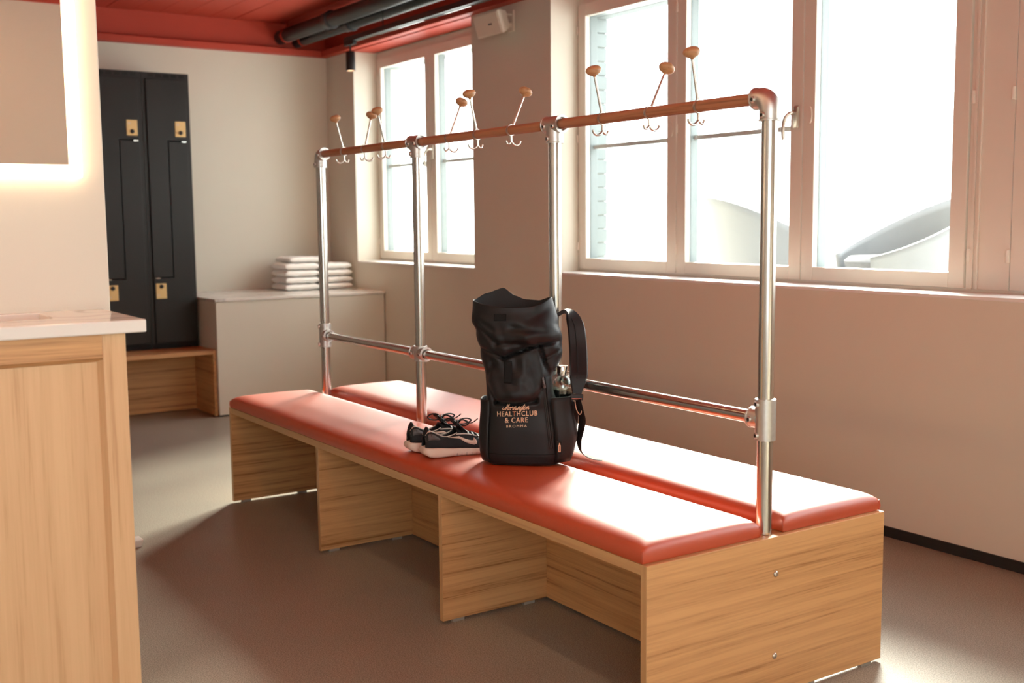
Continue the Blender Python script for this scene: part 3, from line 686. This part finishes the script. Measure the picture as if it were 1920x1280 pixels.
#          u0     z0     u1     z1    width depth  bulge-above bulge-width
CREASE = [(0.112, 0.402, 0.020, 0.384, 0.006, 0.016, 0.014, 0.034), (0.020, 0.384, -0.062, 0.350, 0.0065, 0.018, 0.012, 0.036), (-0.062, 0.350, -0.150, 0.380, 0.007, 0.011, 0.006, 0.028),
          (-0.118, 0.262, -0.088, 0.206, 0.008, 0.014, 0.006, 0.026), (-0.088, 0.206, -0.020, 0.202, 0.007, 0.016, 0.013, 0.036), (-0.020, 0.202, 0.040, 0.214, 0.008, 0.014, 0.012, 0.036),
          (0.040, 0.214, 0.064, 0.258, 0.008, 0.009, 0.004, 0.03), (0.050, 0.392, 0.084, 0.290, 0.006, 0.014, -0.006, 0.016),
          (-0.030, 0.446, 0.100, 0.432, 0.010, 0.007, 0.004, 0.024), (-0.150, 0.452, -0.085, 0.395, 0.009, 0.010, 0.004, 0.022),
          (-0.085, 0.395, 0.010, 0.398, 0.009, 0.008, 0.005, 0.022), (0.006, 0.345, -0.004, 0.290, 0.018, -0.009, 0.0, 0.03), (-0.10, 0.335, -0.128, 0.272, 0.009, 0.009, 0.003, 0.02),
          (0.070, 0.345, 0.112, 0.372, 0.006, 0.009, 0.005, 0.018), (-0.160, 0.478, -0.100, 0.440, 0.009, 0.006, 0.0, 0.02), (0.02, 0.470, 0.085, 0.512, 0.012, 0.005, 0.0, 0.02)]
def crease_disp(u, z):
    d = 0.0
    for u0, z0, u1, z1, wd, dp, bl, bw in CREASE:
        ex, ez = u1-u0, z1-z0; q = max(0, min(1, ((u-u0)*ex+(z-z0)*ez)/(ex*ex+ez*ez)))
        cu, cz = u0+ex*q, z0+ez*q; dist = math.hypot(u-cu, z-cz); end = 1.0
        d += dp*math.exp(-(dist/wd)**2)
        if bl: d -= bl*math.exp(-(math.hypot(u-cu, z-cz-bw*0.9)/bw)**2)
    return d          # positive = inwards (towards +w)
def sup(c, n): return (abs(c)**(2.0/n))*(1 if c >= 0 else -1)
def body_pt(a, z, shrink=0.0):
    l, r, f, b, n = lerp_tab(BODY, z)
    cu, cw = (l+r)/2, (f+b)/2; hu, hw = (r-l)/2-shrink, (b-f)/2-shrink
    u = cu+hu*sup(math.cos(a), n); w = cw+hw*sup(math.sin(a), n)
    return u, w
def rim_z(a):
    u = math.cos(a); s = math.sin(a)
    front = 0.512+0.020*max(0, -u)**2+0.028*max(0, u)**3
    back = lerp_tab([(-1.0, 0.530), (-0.75, 0.548), (-0.30, 0.566), (-0.02, 0.540), (0.25, 0.527), (0.6, 0.525), (1.0, 0.540)], u)[0]
    q = max(0, min(1, (s+0.35)/0.7)); q = q*q*(3-2*q)
    return front*(1-q)+back*q
def front_w(u, z):
    l, r, f, b, n = lerp_tab(BODY, z)
    cu, cw = (l+r)/2, (f+b)/2; hu, hw = (r-l)/2, (b-f)/2
    c = min(0.999, abs((u-cu)/hu)); return cw - hw*(1-c**n)**(1.0/n) + crease_disp(u, z)
def backpack():
    t = thing('backpack', 'black roll-top backpack with tan club lettering standing open on the bench', 'backpack', PO, PA)
    NA, NZ = 168, 170; bm = bmesh.new(); rings = []
    def full(a, k):     # k 0..1 from bottom to rim
        z = rim_z(a)*k; u, w = body_pt(a, z)
        s = math.sin(a); fr = max(0, -s)**0.7
        w += crease_disp(u, z)*fr
        # puckers round the sides and the back
        u += 0.0025*math.sin(z*95+3*a)*math.exp(-((z-0.40)/0.10)**2)*abs(math.cos(a))
        w += 0.0015*math.sin(z*70+5*u*30)*math.exp(-((z-0.33)/0.12)**2)*fr
        return pk(u, w, z)
    for k in range(NZ+1):
        q = (k/NZ)**1.0; rings.append([full(2*PI*i/NA, q) for i in range(NA)])
    loft(bm, rings, True, False)
    body = obj('body', bm, 'pack_nylon', t, True, True)
    so = body.modifiers.new('cloth', 'SOLIDIFY'); so.thickness = 0.0022; so.offset = -1
    # lining seen through the mouth
    bm = bmesh.new(); rings = []
    for k in range(16):
        dz = k*0.014
        rings.append([pk(*(lambda uw: (uw[0], uw[1]+(0.022*min(1, k/6) if math.sin(2*PI*i/64) < 0 else -0.004*min(1, k/6))))(body_pt(2*PI*i/64, rim_z(2*PI*i/64)-dz, 0.004+0.001*min(k, 6))), rim_z(2*PI*i/64)-0.001-dz) for i in range(64)])
    loft(bm, rings, False, True); obj('lining', bm, 'pack_lining', t, True, True)
    # bottom seam piping and vertical seams
    bm = bmesh.new(); tube(bm, [pk(*[c*1.0 for c in body_pt(2*PI*i/60, 0.040, -0.0008)], 0.040) for i in range(61)], 0.0016, 6, 1); obj('base_seam', bm, 'pack_webbing', t, True, True)
    # velcro patches
    def patch(name, u0, u1, z0, z1, off, mat, nu=8, nz=10):
        bm = bmesh.new(); g = [[bm.verts.new(pk(u0+(u1-u0)*i/nu, front_w(u0+(u1-u0)*i/nu, z0+(z1-z0)*j/nz)-off, z0+(z1-z0)*j/nz)) for j in range(nz+1)] for i in range(nu+1)]
        for i in range(nu):
            for j in range(nz): bm.faces.new((g[i][j], g[i+1][j], g[i+1][j+1], g[i][j+1]))
        o = obj(name, bm, mat, t, True, True); m = o.modifiers.new('th', 'SOLIDIFY'); m.thickness = 0.0014; m.offset = 0; return o
    patch('hook_patch', -0.092, -0.052, 0.470, 0.492, 0.0022, 'pack_webbing'); patch('hook_strip', -0.060, -0.034, 0.272, 0.342, 0.0022, 'pack_webbing')
    # zipped front pocket: flap edges, teeth, pull
    zp = [(0.064, 0.290), (0.068, 0.255), (0.0735, 0.20), (0.079, 0.15), (0.085, 0.10), (0.089, 0.06)]
    def on_front(pts, off): return [pk(u, front_w(u, z)-off, z) for u, z in pts]
    bm = bmesh.new(); tube(bm, on_front([(u-0.005, z) for u, z in zp], 0.001), 0.0018, 6); tube(bm, on_front([(u+0.006, z) for u, z in zp], 0.001), 0.0018, 6)
    zo = obj('zip', bm, 'pack_nylon', t, True, True)
    bm = bmesh.new(); tube(bm, on_front(zp, 0.0005), 0.0022, 6); obj('zip_teeth', bm, 'black_metal', zo, True, True)
    bm = bmesh.new(); tube(bm, on_front([(0.0635, 0.290), (0.066, 0.276), (0.0675, 0.262)], 0.005), 0.0032, 8); tube(bm, on_front([(0.0675, 0.266), (0.0685, 0.256)], 0.0055), 0.0048, 10, 3); zq = obj('zip_pull', bm, 'shoe_grey', zo, True, True)
    # side pockets
    def pocket(side, z1, bulge):
        bm = bmesh.new(); rings = []
        for k in range(15):
            z = 0.012+(z1-0.012)*k/14; row = []
            for i in range(21):
                q = -1+2*i/20; base = 0 if side > 0 else PI
                a = base+q*0.72*(1 if side > 0 else -1); u, w = body_pt(a, min(z, 0.19), -0.003)
                sw = (1-q*q)**0.8; u += side*bulge*sw*(0.55+0.45*min(1, k/5)); row.append(pk(u, w, z+0.004*(q if side > 0 else 0)*(k/14)))
            rings.append(row)
        loft(bm, rings, False, False, closed=False)
        o = obj('side_pocket', bm, 'pack_nylon', t, True, True); m = o.modifiers.new('th', 'SOLIDIFY'); m.thickness = 0.002; m.offset = 0; return o
    sp = pocket(1, 0.226, 0.046); pocket(-1, 0.213, 0.016)
    # woven tag at the pocket's foot
    bm = bmesh.new(); box(bm, -0.006, 0.006, -0.002, 0.0, 0, 0.036); tg = obj('woven_tag', bm, 'pack_webbing', t, local=True); tg.location = pk(0.1165, -0.092, 0.046)
    bm = bmesh.new(); box(bm, -0.0075, 0.0075, -0.0012, 0.001, -0.003, 0.039); obj('tag_border', bm, 'pack_nylon', tg, local=True)
    bm = bmesh.new(); box(bm, -0.0018, 0.0018, -0.0026, -0.002, 0.027, 0.033); box(bm, -0.0036, 0.0036, -0.0026, -0.002, 0.004, 0.027); obj('tag_mark', bm, 'print_tan', tg, local=True)
    bm = bmesh.new(); box(bm, -0.0010, 0.0010, -0.0030, -0.0026, 0.007, 0.024); obj('tag_lettering', bm, 'pack_webbing', tg, local=True)
    # shoulder straps
    uu = Vector((1, 0, 0)); ww = Vector((0, 1, 0))
    def strap(sx, pts, axes, wd, th, name, mat, parent=t):
        bm = bmesh.new(); ribbon(bm, [pk(sx*u, w, z) for u, w, z in pts], axes, wd, th); return obj(name, bm, mat, parent, True, True)
    A0 = ww; A1 = (uu*0.97+ww*0.2).normalized()
    P1 = [(0.078, 0.050, 0.462), (0.099, 0.050, 0.477), (0.124, 0.060, 0.487), (0.145, 0.060, 0.473), (0.160, 0.050, 0.439), (0.168, 0.030, 0.374), (0.173, -0.010, 0.308), (0.173, -0.030, 0.280), (0.169, -0.042, 0.230)]
    ax = [A0, A0, (A0*0.8+A1*0.3), (A0*0.4+A1*0.8), A1, A1, A1, A1, A1]
    st = strap(1, P1, ax, [0.030, 0.032, 0.038, 0.048, 0.057, 0.060, 0.060, 0.056, 0.030], 0.013, 'shoulder_strap', 'pack_nylon')
    bm = bmesh.new(); tube(bm, [pk(u-0.004, w-0.0085, z) for u, w, z in P1[3:8]], 0.0018, 6); obj('strap_seam', bm, 'pack_webbing', st, True, True)
    bm = bmesh.new(); box(bm, -0.020, 0.020, -0.004, 0.004, -0.008, 0.012); bk = obj('buckle', bm, 'black_metal', t, local=True, bevel=0.002); bk.location = pk(0.169, -0.044, 0.218)
    bm = bmesh.new(); cyl(bm, (-0.016, -0.006, -0.002), (0.016, -0.006, -0.002), 0.0022, n=8); obj('bar', bm, 'chrome', bk, local=True)
    P2 = [(0.170, -0.046, 0.214), (0.178, -0.044, 0.181), (0.185, -0.036, 0.146), (0.178, -0.018, 0.105), (0.172, -0.013, 0.070), (0.180, -0.003, 0.031), (0.210, 0.010, 0.010), (0.245, 0.020, 0.0015)]
    A2 = (uu*0.75-ww*0.65)
    strap(1, P2, [A2, A2, A2, A2, A2, (A2*0.5-ww*0.8), -ww, -ww], [0.030, 0.030, 0.030, 0.028, 0.024, 0.022, 0.020, 0.018], 0.0025, 'webbing_tail', 'pack_webbing')
    P3 = [(0.166, -0.042, 0.205), (0.160, -0.030, 0.16), (0.152, 0.010, 0.11), (0.128, 0.030, 0.055)]
    strap(1, P3, [A1]*4, [0.026]*4, 0.0025, 'webbing', 'pack_webbing')
    PL = [(u*0.62, 0.060+0.012*math.sin(i_*0.4), z-0.01) for i_, (u, w, z) in enumerate(P1)]
    strap(-1, PL, ax, [0.045, 0.048, 0.050, 0.052, 0.056, 0.056, 0.056, 0.052, 0.026], 0.013, 'shoulder_strap', 'pack_nylon')
    # ---- lettering
    def text_mesh(body, size, wide, uc, zc, name, parent, bold=0.012, space=1.12):
        cu = bpy.data.curves.new('lettering', 'FONT'); cu.body = body; cu.size = 1.0; cu.offset = bold; cu.space_character = space; cu.align_x = 'CENTER'; cu.resolution_u = 4
        tmp = bpy.data.objects.new('lettering', cu); COL.objects.link(tmp)
        dg = bpy.context.evaluated_depsgraph_get(); dg.update(); me = bpy.data.meshes.new_from_object(tmp.evaluated_get(dg)); bpy.data.objects.remove(tmp); bpy.data.curves.remove(cu)
        xs2 = [v.co.x for v in me.vertices]; x0, x1 = min(xs2), max(xs2); ys = [v.co.y for v in me.vertices]; y0, y1 = min(ys), max(ys)
        for v in me.vertices:
            u = uc+((v.co.x-x0)/(x1-x0)-0.5)*wide; z = zc+((v.co.y-y0)/(y1-y0)-0.5)*size + (u-uc)*0.04; v.co = pk(u, front_w(u, z)-0.0012, z)
        o = link_mesh(name, me, 'print_tan', parent); m = o.modifiers.new('th', 'SOLIDIFY'); m.thickness = 0.0005; m.offset = 0; return o
    text_mesh('HEALTHCLUB', 0.0165, 0.130, -0.0195, 0.1725, 'print_line', t, 0.014, 1.16)
    text_mesh('& CARE', 0.0165, 0.074, -0.0220, 0.1520, 'print_line', t, 0.014, 1.16)
    text_mesh('BROMMA', 0.0082, 0.066, -0.0210, 0.1325, 'print_line', t, 0.0, 1.45)
    # script word drawn as brush strokes
    GL = {'M': ([[(-0.55, 0.75), (-0.75, 0.5), (-0.6, 0.2), (-0.2, 0.15), (0.15, 0.6), (0.55, 1.75), (0.45, 0.9), (0.42, 0.05)], [(0.42, 0.3), (0.8, 1.2), (1.1, 1.75), (1.02, 0.8), (1.0, 0.15), (1.15, 0.0), (1.4, 0.3)]], 1.4),
          'o': ([[(0.0, 0.3), (0.35, 0.92), (0.05, 0.55), (0.1, 0.1), (0.35, 0.02), (0.6, 0.35), (0.55, 0.8), (0.35, 0.92), (0.6, 0.72), (0.85, 0.72)]], 0.85),
          'r': ([[(0.0, 0.72), (0.15, 0.98), (0.22, 0.85), (0.42, 0.85), (0.40, 0.4), (0.45, 0.05), (0.6, 0.02), (0.75, 0.3)]], 0.72),
          'n': ([[(0.0, 0.35), (0.15, 0.92), (0.12, 0.5), (0.08, 0.0)], [(0.1, 0.35), (0.3, 0.85), (0.5, 0.9), (0.52, 0.5), (0.5, 0.1), (0.62, 0.0), (0.82, 0.35)]], 0.82),
          'i': ([[(0.0, 0.35), (0.15, 0.92), (0.12, 0.4), (0.15, 0.05), (0.28, 0.02), (0.45, 0.35)], [(0.15, 1.28), (0.22, 1.36), (0.27, 1.42)]], 0.45),
          'g': ([[(0.55, 0.85), (0.3, 0.93), (0.08, 0.6), (0.1, 0.15), (0.3, 0.08), (0.52, 0.5), (0.58, 0.9), (0.52, 0.2), (0.4, -0.5), (0.15, -0.75), (-0.05, -0.55), (0.3, -0.15), (0.75, 0.3)]], 0.72),
          't': ([[(0.0, 0.35), (0.2, 1.0), (0.3, 1.55), (0.22, 0.8), (0.2, 0.15), (0.32, 0.0), (0.5, 0.35)], [(-0.05, 1.08), (0.25, 1.12), (0.6, 1.22)]], 0.5)}
    strokes = []; cx = 0.0
    for ch in 'Mornington':
        st_, adv = GL[ch]
        for s in st_: strokes.append([(cx+x+0.32*y2, y2) for x, y2 in s])
        cx += adv
    tot = cx+0.9; bm = bmesh.new(); wide = 0.088; uc, zb = -0.0215, 0.1855; sc = wide/tot
    for s in strokes:
        P = [pk(uc+(x+0.55)*sc-wide/2, 0, zb+y2*sc*1.05+((x+0.55)*sc-wide/2)*0.05) for x, y2 in s]
        P = [Vector((p.x, front_w(p.x, p.z)-0.0012, p.z)) for p in P]
        tube(bm, P, 0.00105, 6, 6)
    sw = [(-0.6, 0.0)]
    obj('print_script', bm, 'print_tan', t, True, True)
    return t
PACK = backpack()
PM = Matrix.Translation(PO) @ Matrix.Rotation(PA, 4, 'Z')
def bottle():
    base = PM @ pk(0.119, 0.0, 0.085)
    t = thing('water_bottle', 'clear glass bottle with steel cap in the backpack side pocket', 'bottle', base)
    out = [(0.0, 0.0), (0.028, 0.0), (0.0315, 0.004), (0.0325, 0.012), (0.0325, 0.160), (0.0315, 0.172), (0.027, 0.184), (0.020, 0.192), (0.0165, 0.196), (0.0165, 0.212)]
    inn = [(0.014, 0.212), (0.014, 0.197), (0.0175, 0.190), (0.0245, 0.182), (0.029, 0.170), (0.030, 0.160), (0.030, 0.012), (0.028, 0.007), (0.0, 0.006)]
    bm = bmesh.new(); lathe(bm, (0, 0, 0), (0, 0, 1), out+inn, 40); obj('glass', bm, 'bottle_glass', t, True, True)
    bm = bmesh.new(); lathe(bm, (0, 0, 0.200), (0, 0, 1), [(0.0172, 0), (0.0188, 0.001), (0.0192, 0.004), (0.0188, 0.028), (0.0178, 0.031), (0, 0.031)], 36); cp = obj('cap', bm, 'chrome', t, True, True)
    m = cp.modifiers.new('edges', 'EDGE_SPLIT'); m.split_angle = math.radians(40)
    inv = Matrix.Translation(-base)
    def q(u, w, z): return inv @ (PM @ pk(u, w, z))
    bm = bmesh.new(); tube(bm, [q(0.136, -0.008, 0.297), (q(0.143, -0.010, 0.296)), q(0.147, -0.018, 0.288), q(0.154, -0.026, 0.276), q(0.158, -0.034, 0.264)], 0.0016, 8)
    tube(bm, [q(0.158, -0.034, 0.262), q(0.160, -0.040, 0.240), q(0.163, -0.046, 0.205), q(0.168, -0.050, 0.180), q(0.178, -0.050, 0.165), q(0.184, -0.048, 0.178), q(0.176, -0.045, 0.210), q(0.164, -0.038, 0.245), q(0.158, -0.034, 0.262)], 0.0014, 8)
    obj('loop', bm, 'cord_tan', t, True, True)
    bm = bmesh.new(); cyl(bm, q(0.1565, -0.032, 0.270), q(0.159, -0.035, 0.256), 0.0034, n=10); obj('bead', bm, 'black_metal', t, True, True)
bottle()

# ------------------------------------------------------------------ sneakers
def shoe(loc, rz, side, label):
    t = thing('sneaker', label, 'shoe', loc, rz, 'pair of black sneakers'); LN = 0.275
    # local: +x = toe, y = width ; s in 0..1
    WD = [(0, 0.016), (0.02, 0.027), (0.06, 0.033), (0.2, 0.036), (0.35, 0.036), (0.5, 0.040), (0.68, 0.048), (0.82, 0.046), (0.92, 0.036), (0.97, 0.024), (1.0, 0.010)]
    SB = [(0, 0.010), (0.05, 0.003), (0.12, 0.0), (0.7, 0.0), (0.85, 0.004), (1.0, 0.016)]
    ST = [(0, 0.036), (0.1, 0.034), (0.4, 0.027), (0.7, 0.022), (0.9, 0.024), (1.0, 0.030)]
    HT = [(0, 0.070), (0.03, 0.098), (0.07, 0.108), (0.14, 0.094), (0.24, 0.076), (0.33, 0.079), (0.42, 0.092), (0.50, 0.088), (0.62, 0.073), (0.75, 0.058), (0.88, 0.047), (0.96, 0.040), (1.0, 0.033)]
    g = lambda tab, s: lerp_tab(tab, s)[0]
    ns = 44; bm = bmesh.new(); rings = []
    for k in range(ns+1):
        s = k/ns; x = s*LN; w = g(WD, s)+0.005; zb, zt = g(SB, s), g(ST, s); bl = 0.004*math.sin(PI*0.5)
        gr = -0.0016 if (0.3 < s < 0.95 and k % 3 == 0) else 0
        rings.append([Vector((x + (0.006 if s > 0.5 else -0.008)*(abs(s-0.5)*2)**4*zz, y*w2, z)) for y, w2, z, zz in (
            (1, w-0.006+gr, zb, 0), (1, w+0.001+gr, zb+0.006, 0.6), (1, w+0.002, (zb+zt)/2, 1), (1, w-0.001, zt-0.002, 0.6), (1, w-0.005, zt, 0), (-1, w-0.005, zt, 0), (-1, w-0.001, zt-0.002, 0.6), (-1, w+0.002, (zb+zt)/2, 1), (-1, w+0.001+gr, zb+0.006, 0.6), (-1, w-0.006+gr, zb, 0))])
    loft(bm, rings); so = obj('sole', bm, 'shoe_sole', t, True, True)
    m = so.modifiers.new('edges', 'EDGE_SPLIT'); m.split_angle = math.radians(55)
    bm = bmesh.new()   # flex grooves as thin dark inlays
    for k in range(9):
        s = 0.38+0.062*k
        for sd in (-1, 1): box(bm, s*LN, s*LN+0.0012, sd*(g(WD, s)+0.0062), sd*(g(WD, s)+0.0072), g(SB, s)+0.002, g(SB, s)+0.012)
    obj('sole_grooves', bm, 'shoe_grey', so, local=True)['kind'] = 'stuff'
    NP = 24
    def up(s, p, out=0.0):  # p 0..1 across from +y edge to -y edge over the top
        w = g(WD, s)+out; zt = g(ST, s)-0.003; h = g(HT, s)-zt+out; a = PI*p; n = 2.6 if s < 0.45 else 2.2
        return Vector((s*LN + (-0.010*math.sin(a)*max(0, (0.06-s)/0.06)*0), w*sup(math.cos(a), n)*(1-0.18*math.sin(a)*(s < 0.45)), zt+h*sup(math.sin(a), n)))
    S = [0.003, 0.01, 0.02, 0.035, 0.05, 0.07, 0.09, 0.12, 0.15, 0.18, 0.21, 0.24, 0.27, 0.30, 0.33, 0.36, 0.39, 0.42, 0.45, 0.48, 0.51, 0.54, 0.58, 0.62, 0.66, 0.70, 0.74, 0.78, 0.82, 0.86, 0.90, 0.93, 0.96, 0.98, 0.995]
    V = [[None]*(NP+1) for _ in S]; bm = bmesh.new()
    for i, s in enumerate(S):
        for j in range(NP+1): V[i][j] = bm.verts.new(up(s, j/NP))
    for i in range(len(S)-1):
        for j in range(NP):
            s = (S[i]+S[i+1])/2; p = abs((j+0.5)/NP-0.5)
            if 0.055 < s < 0.41 and p < 0.235: continue
            bm.faces.new((V[i][j], V[i+1][j], V[i+1][j+1], V[i][j+1]))
    bmesh.ops.delete(bm, geom=[v for v in bm.verts if not v.link_faces], context='VERTS')
    uo = obj('upper', bm, 'shoe_black', t, True, True); m = uo.modifiers.new('th', 'SOLIDIFY'); m.thickness = 0.006; m.offset = -1
    obj('insole', BX(0.012, 0.13, -0.028, 0.028, 0.030, 0.034), 'shoe_grey', t, local=True)
    # tongue
    bm = bmesh.new(); ribbon(bm, [(0.150, 0, 0.076), (0.132, 0, 0.092), (0.116, 0, 0.108), (0.104, 0, 0.118)], [(0, 1, 0)]*4, [0.05, 0.052, 0.052, 0.040], 0.007); obj('tongue', bm, 'shoe_black', t, True, True)
    # grey eyelet piping, heel stripe, heel patch
    bm = bmesh.new()
    for sd in (0.23, 0.77): tube(bm, [up(s, sd+(0.5-sd)*0.35*(s-0.40)/0.3, 0.001) for s in (0.40, 0.47, 0.54, 0.62, 0.70)], 0.0022, 8)
    tube(bm, [up(s, 0.5+0.16*c, 0.001) for s, c in ((0.70, -1), (0.735, -0.6), (0.745, 0), (0.735, 0.6), (0.70, 1))], 0.0020, 8)
    obj('eyelet_trim', bm, 'shoe_trim', t, True, True)
    bm = bmesh.new()
    for sd in (0.265, 0.735): tube(bm, [up(s, sd, 0.0005) for s in (0.06, 0.12, 0.20, 0.28, 0.36, 0.41)], 0.0016, 6)
    obj('collar_piping', bm, 'shoe_trim', t, True, True)
    def strip(name, pts_lo, pts_hi, mat, off=0.0012):
        for flip in (0, 1):
            b2 = bmesh.new(); lo = [b2.verts.new(up(s, (1-p) if flip else p, off)) for s, p in pts_lo]; hi = [b2.verts.new(up(s, (1-p) if flip else p, off)) for s, p in pts_hi]
            for i in range(len(lo)-1): b2.faces.new((lo[i], lo[i+1], hi[i+1], hi[i]))
            o = obj(name, b2, mat, t, True, True); mm = o.modifiers.new('th', 'SOLIDIFY'); mm.thickness = 0.0012; mm.offset = 0
    # side emblem: curved tick
    lo = [(0.29, 0.232), (0.36, 0.180), (0.43, 0.135), (0.50, 0.098), (0.56, 0.078), (0.61, 0.075), (0.645, 0.10), (0.650, 0.150), (0.635, 0.200), (0.625, 0.225)]
    hi = [(0.29, 0.240), (0.36, 0.205), (0.43, 0.178), (0.50, 0.158), (0.55, 0.150), (0.585, 0.155), (0.605, 0.170), (0.610, 0.190), (0.612, 0.212), (0.615, 0.230)]
    strip('side_emblem', lo, hi, 'shoe_sole')
    strip('heel_stripe', [(0.012, 0.300), (0.04, 0.262), (0.085, 0.240)], [(0.012, 0.330), (0.04, 0.285), (0.085, 0.262)], 'shoe_sole')
    strip('heel_patch', [(0.01, 0.12), (0.05, 0.10), (0.10, 0.105), (0.15, 0.12), (0.18, 0.14)], [(0.01, 0.24), (0.05, 0.21), (0.10, 0.20), (0.15, 0.185), (0.18, 0.16)], 'shoe_grey', 0.001)
    # laces
    bm = bmesh.new()
    for i in range(4):
        s0 = 0.45+0.065*i; a, b = up(s0, 0.28, 0.003), up(s0+0.03, 0.72, 0.003); mid = (a+b)/2+Vector((0, 0, 0.008))
        tube(bm, [a, (a+mid)/2+Vector((0, 0, 0.004)), mid, (b+mid)/2+Vector((0, 0, 0.004)), b], 0.0022, 7)
    k0 = up(0.46, 0.5, 0.012)
    for dx_, dy_, hz_ in ((-0.03, 0.026, 0.017), (0.020, -0.030, 0.015), (0.045, 0.018, 0.014), (-0.012, -0.026, 0.016)):
        tube(bm, [k0, k0+Vector((dx_*0.4, dy_*0.4, hz_)), k0+Vector((dx_, dy_, hz_*0.9)), k0+Vector((dx_*1.3, dy_*1.1, 0.004)), k0+Vector((dx_*0.7, dy_*0.7, -0.004)), k0+Vector((0.002, 0.002, 0))], 0.0026, 7)
    tube(bm, [k0, k0+Vector((0.02, 0.02, 0.012)), k0+Vector((0.055, 0.016, -0.004)), k0+Vector((0.075, 0.0, 0.012))], 0.0020, 7)
    obj('laces', bm, 'shoe_black', t, True, True)
    return t
dirs = math.atan2(-0.99, -0.14)
shoe((1.203, -0.050, 0.5090), dirs, 1, 'black sneaker nearer the camera, pale tick on its side, beside the backpack')
shoe((1.312, -0.052, 0.5090), dirs+0.03, -1, 'black sneaker farther from the camera, mostly behind its mate')

# ------------------------------------------------------------------ outside: two lounge shells, greyed for haze, on the terrace
def tub_chair(loc, rz, label, cushion):
    t = thing('garden_chair', label, 'chair', loc, rz, 'pale garden chairs outside the long window')
    bm = bmesh.new(); rings = []; n = 36
    for k in range(13):
        q = k/12; row = []
        for i in range(n+1):
            a = math.radians(-140+280*i/n); bk = (math.cos(a)+1)/2
            h = 0.30+0.36*bk**1.3; z = 0.04+h*q; r = 0.34+0.10*q*(0.4+0.6*bk)
            row.append(Vector((-r*math.cos(a)*1.0, r*math.sin(a)*1.05, z)))
        rings.append(row)
    loft(bm, rings, False, False, closed=False)
    o = obj('shell', bm, 'outdoor_haze', t, True, True); m = o.modifiers.new('th', 'SOLIDIFY'); m.thickness = 0.022; m.offset = -1
    bm = bmesh.new(); lathe(bm, (0, 0, 0.0), (0, 0, 1), [(0.30, 0.0), (0.33, 0.04), (0.33, 0.24), (0.31, 0.27), (0, 0.27)], 36); obj('seat', bm, 'outdoor_haze', t, True, True)
    bm = bmesh.new(); lathe(bm, (0.02, 0, 0.272), (0, 0, 1), [(0.20, 0), (0.29, 0.02), (0.30, 0.06), (0.27, 0.085), (0, 0.095)], 36); obj('cushion', bm, 'outdoor_cushion', t, True, True)
tub_chair((2.98, -3.55, 0.72), math.radians(250), 'pale shell garden chair outside, seen behind the rack end post', True)
tub_chair((1.88, -3.45, 0.72), math.radians(60), 'pale shell garden chair outside, right one with a cushion facing the room', True)
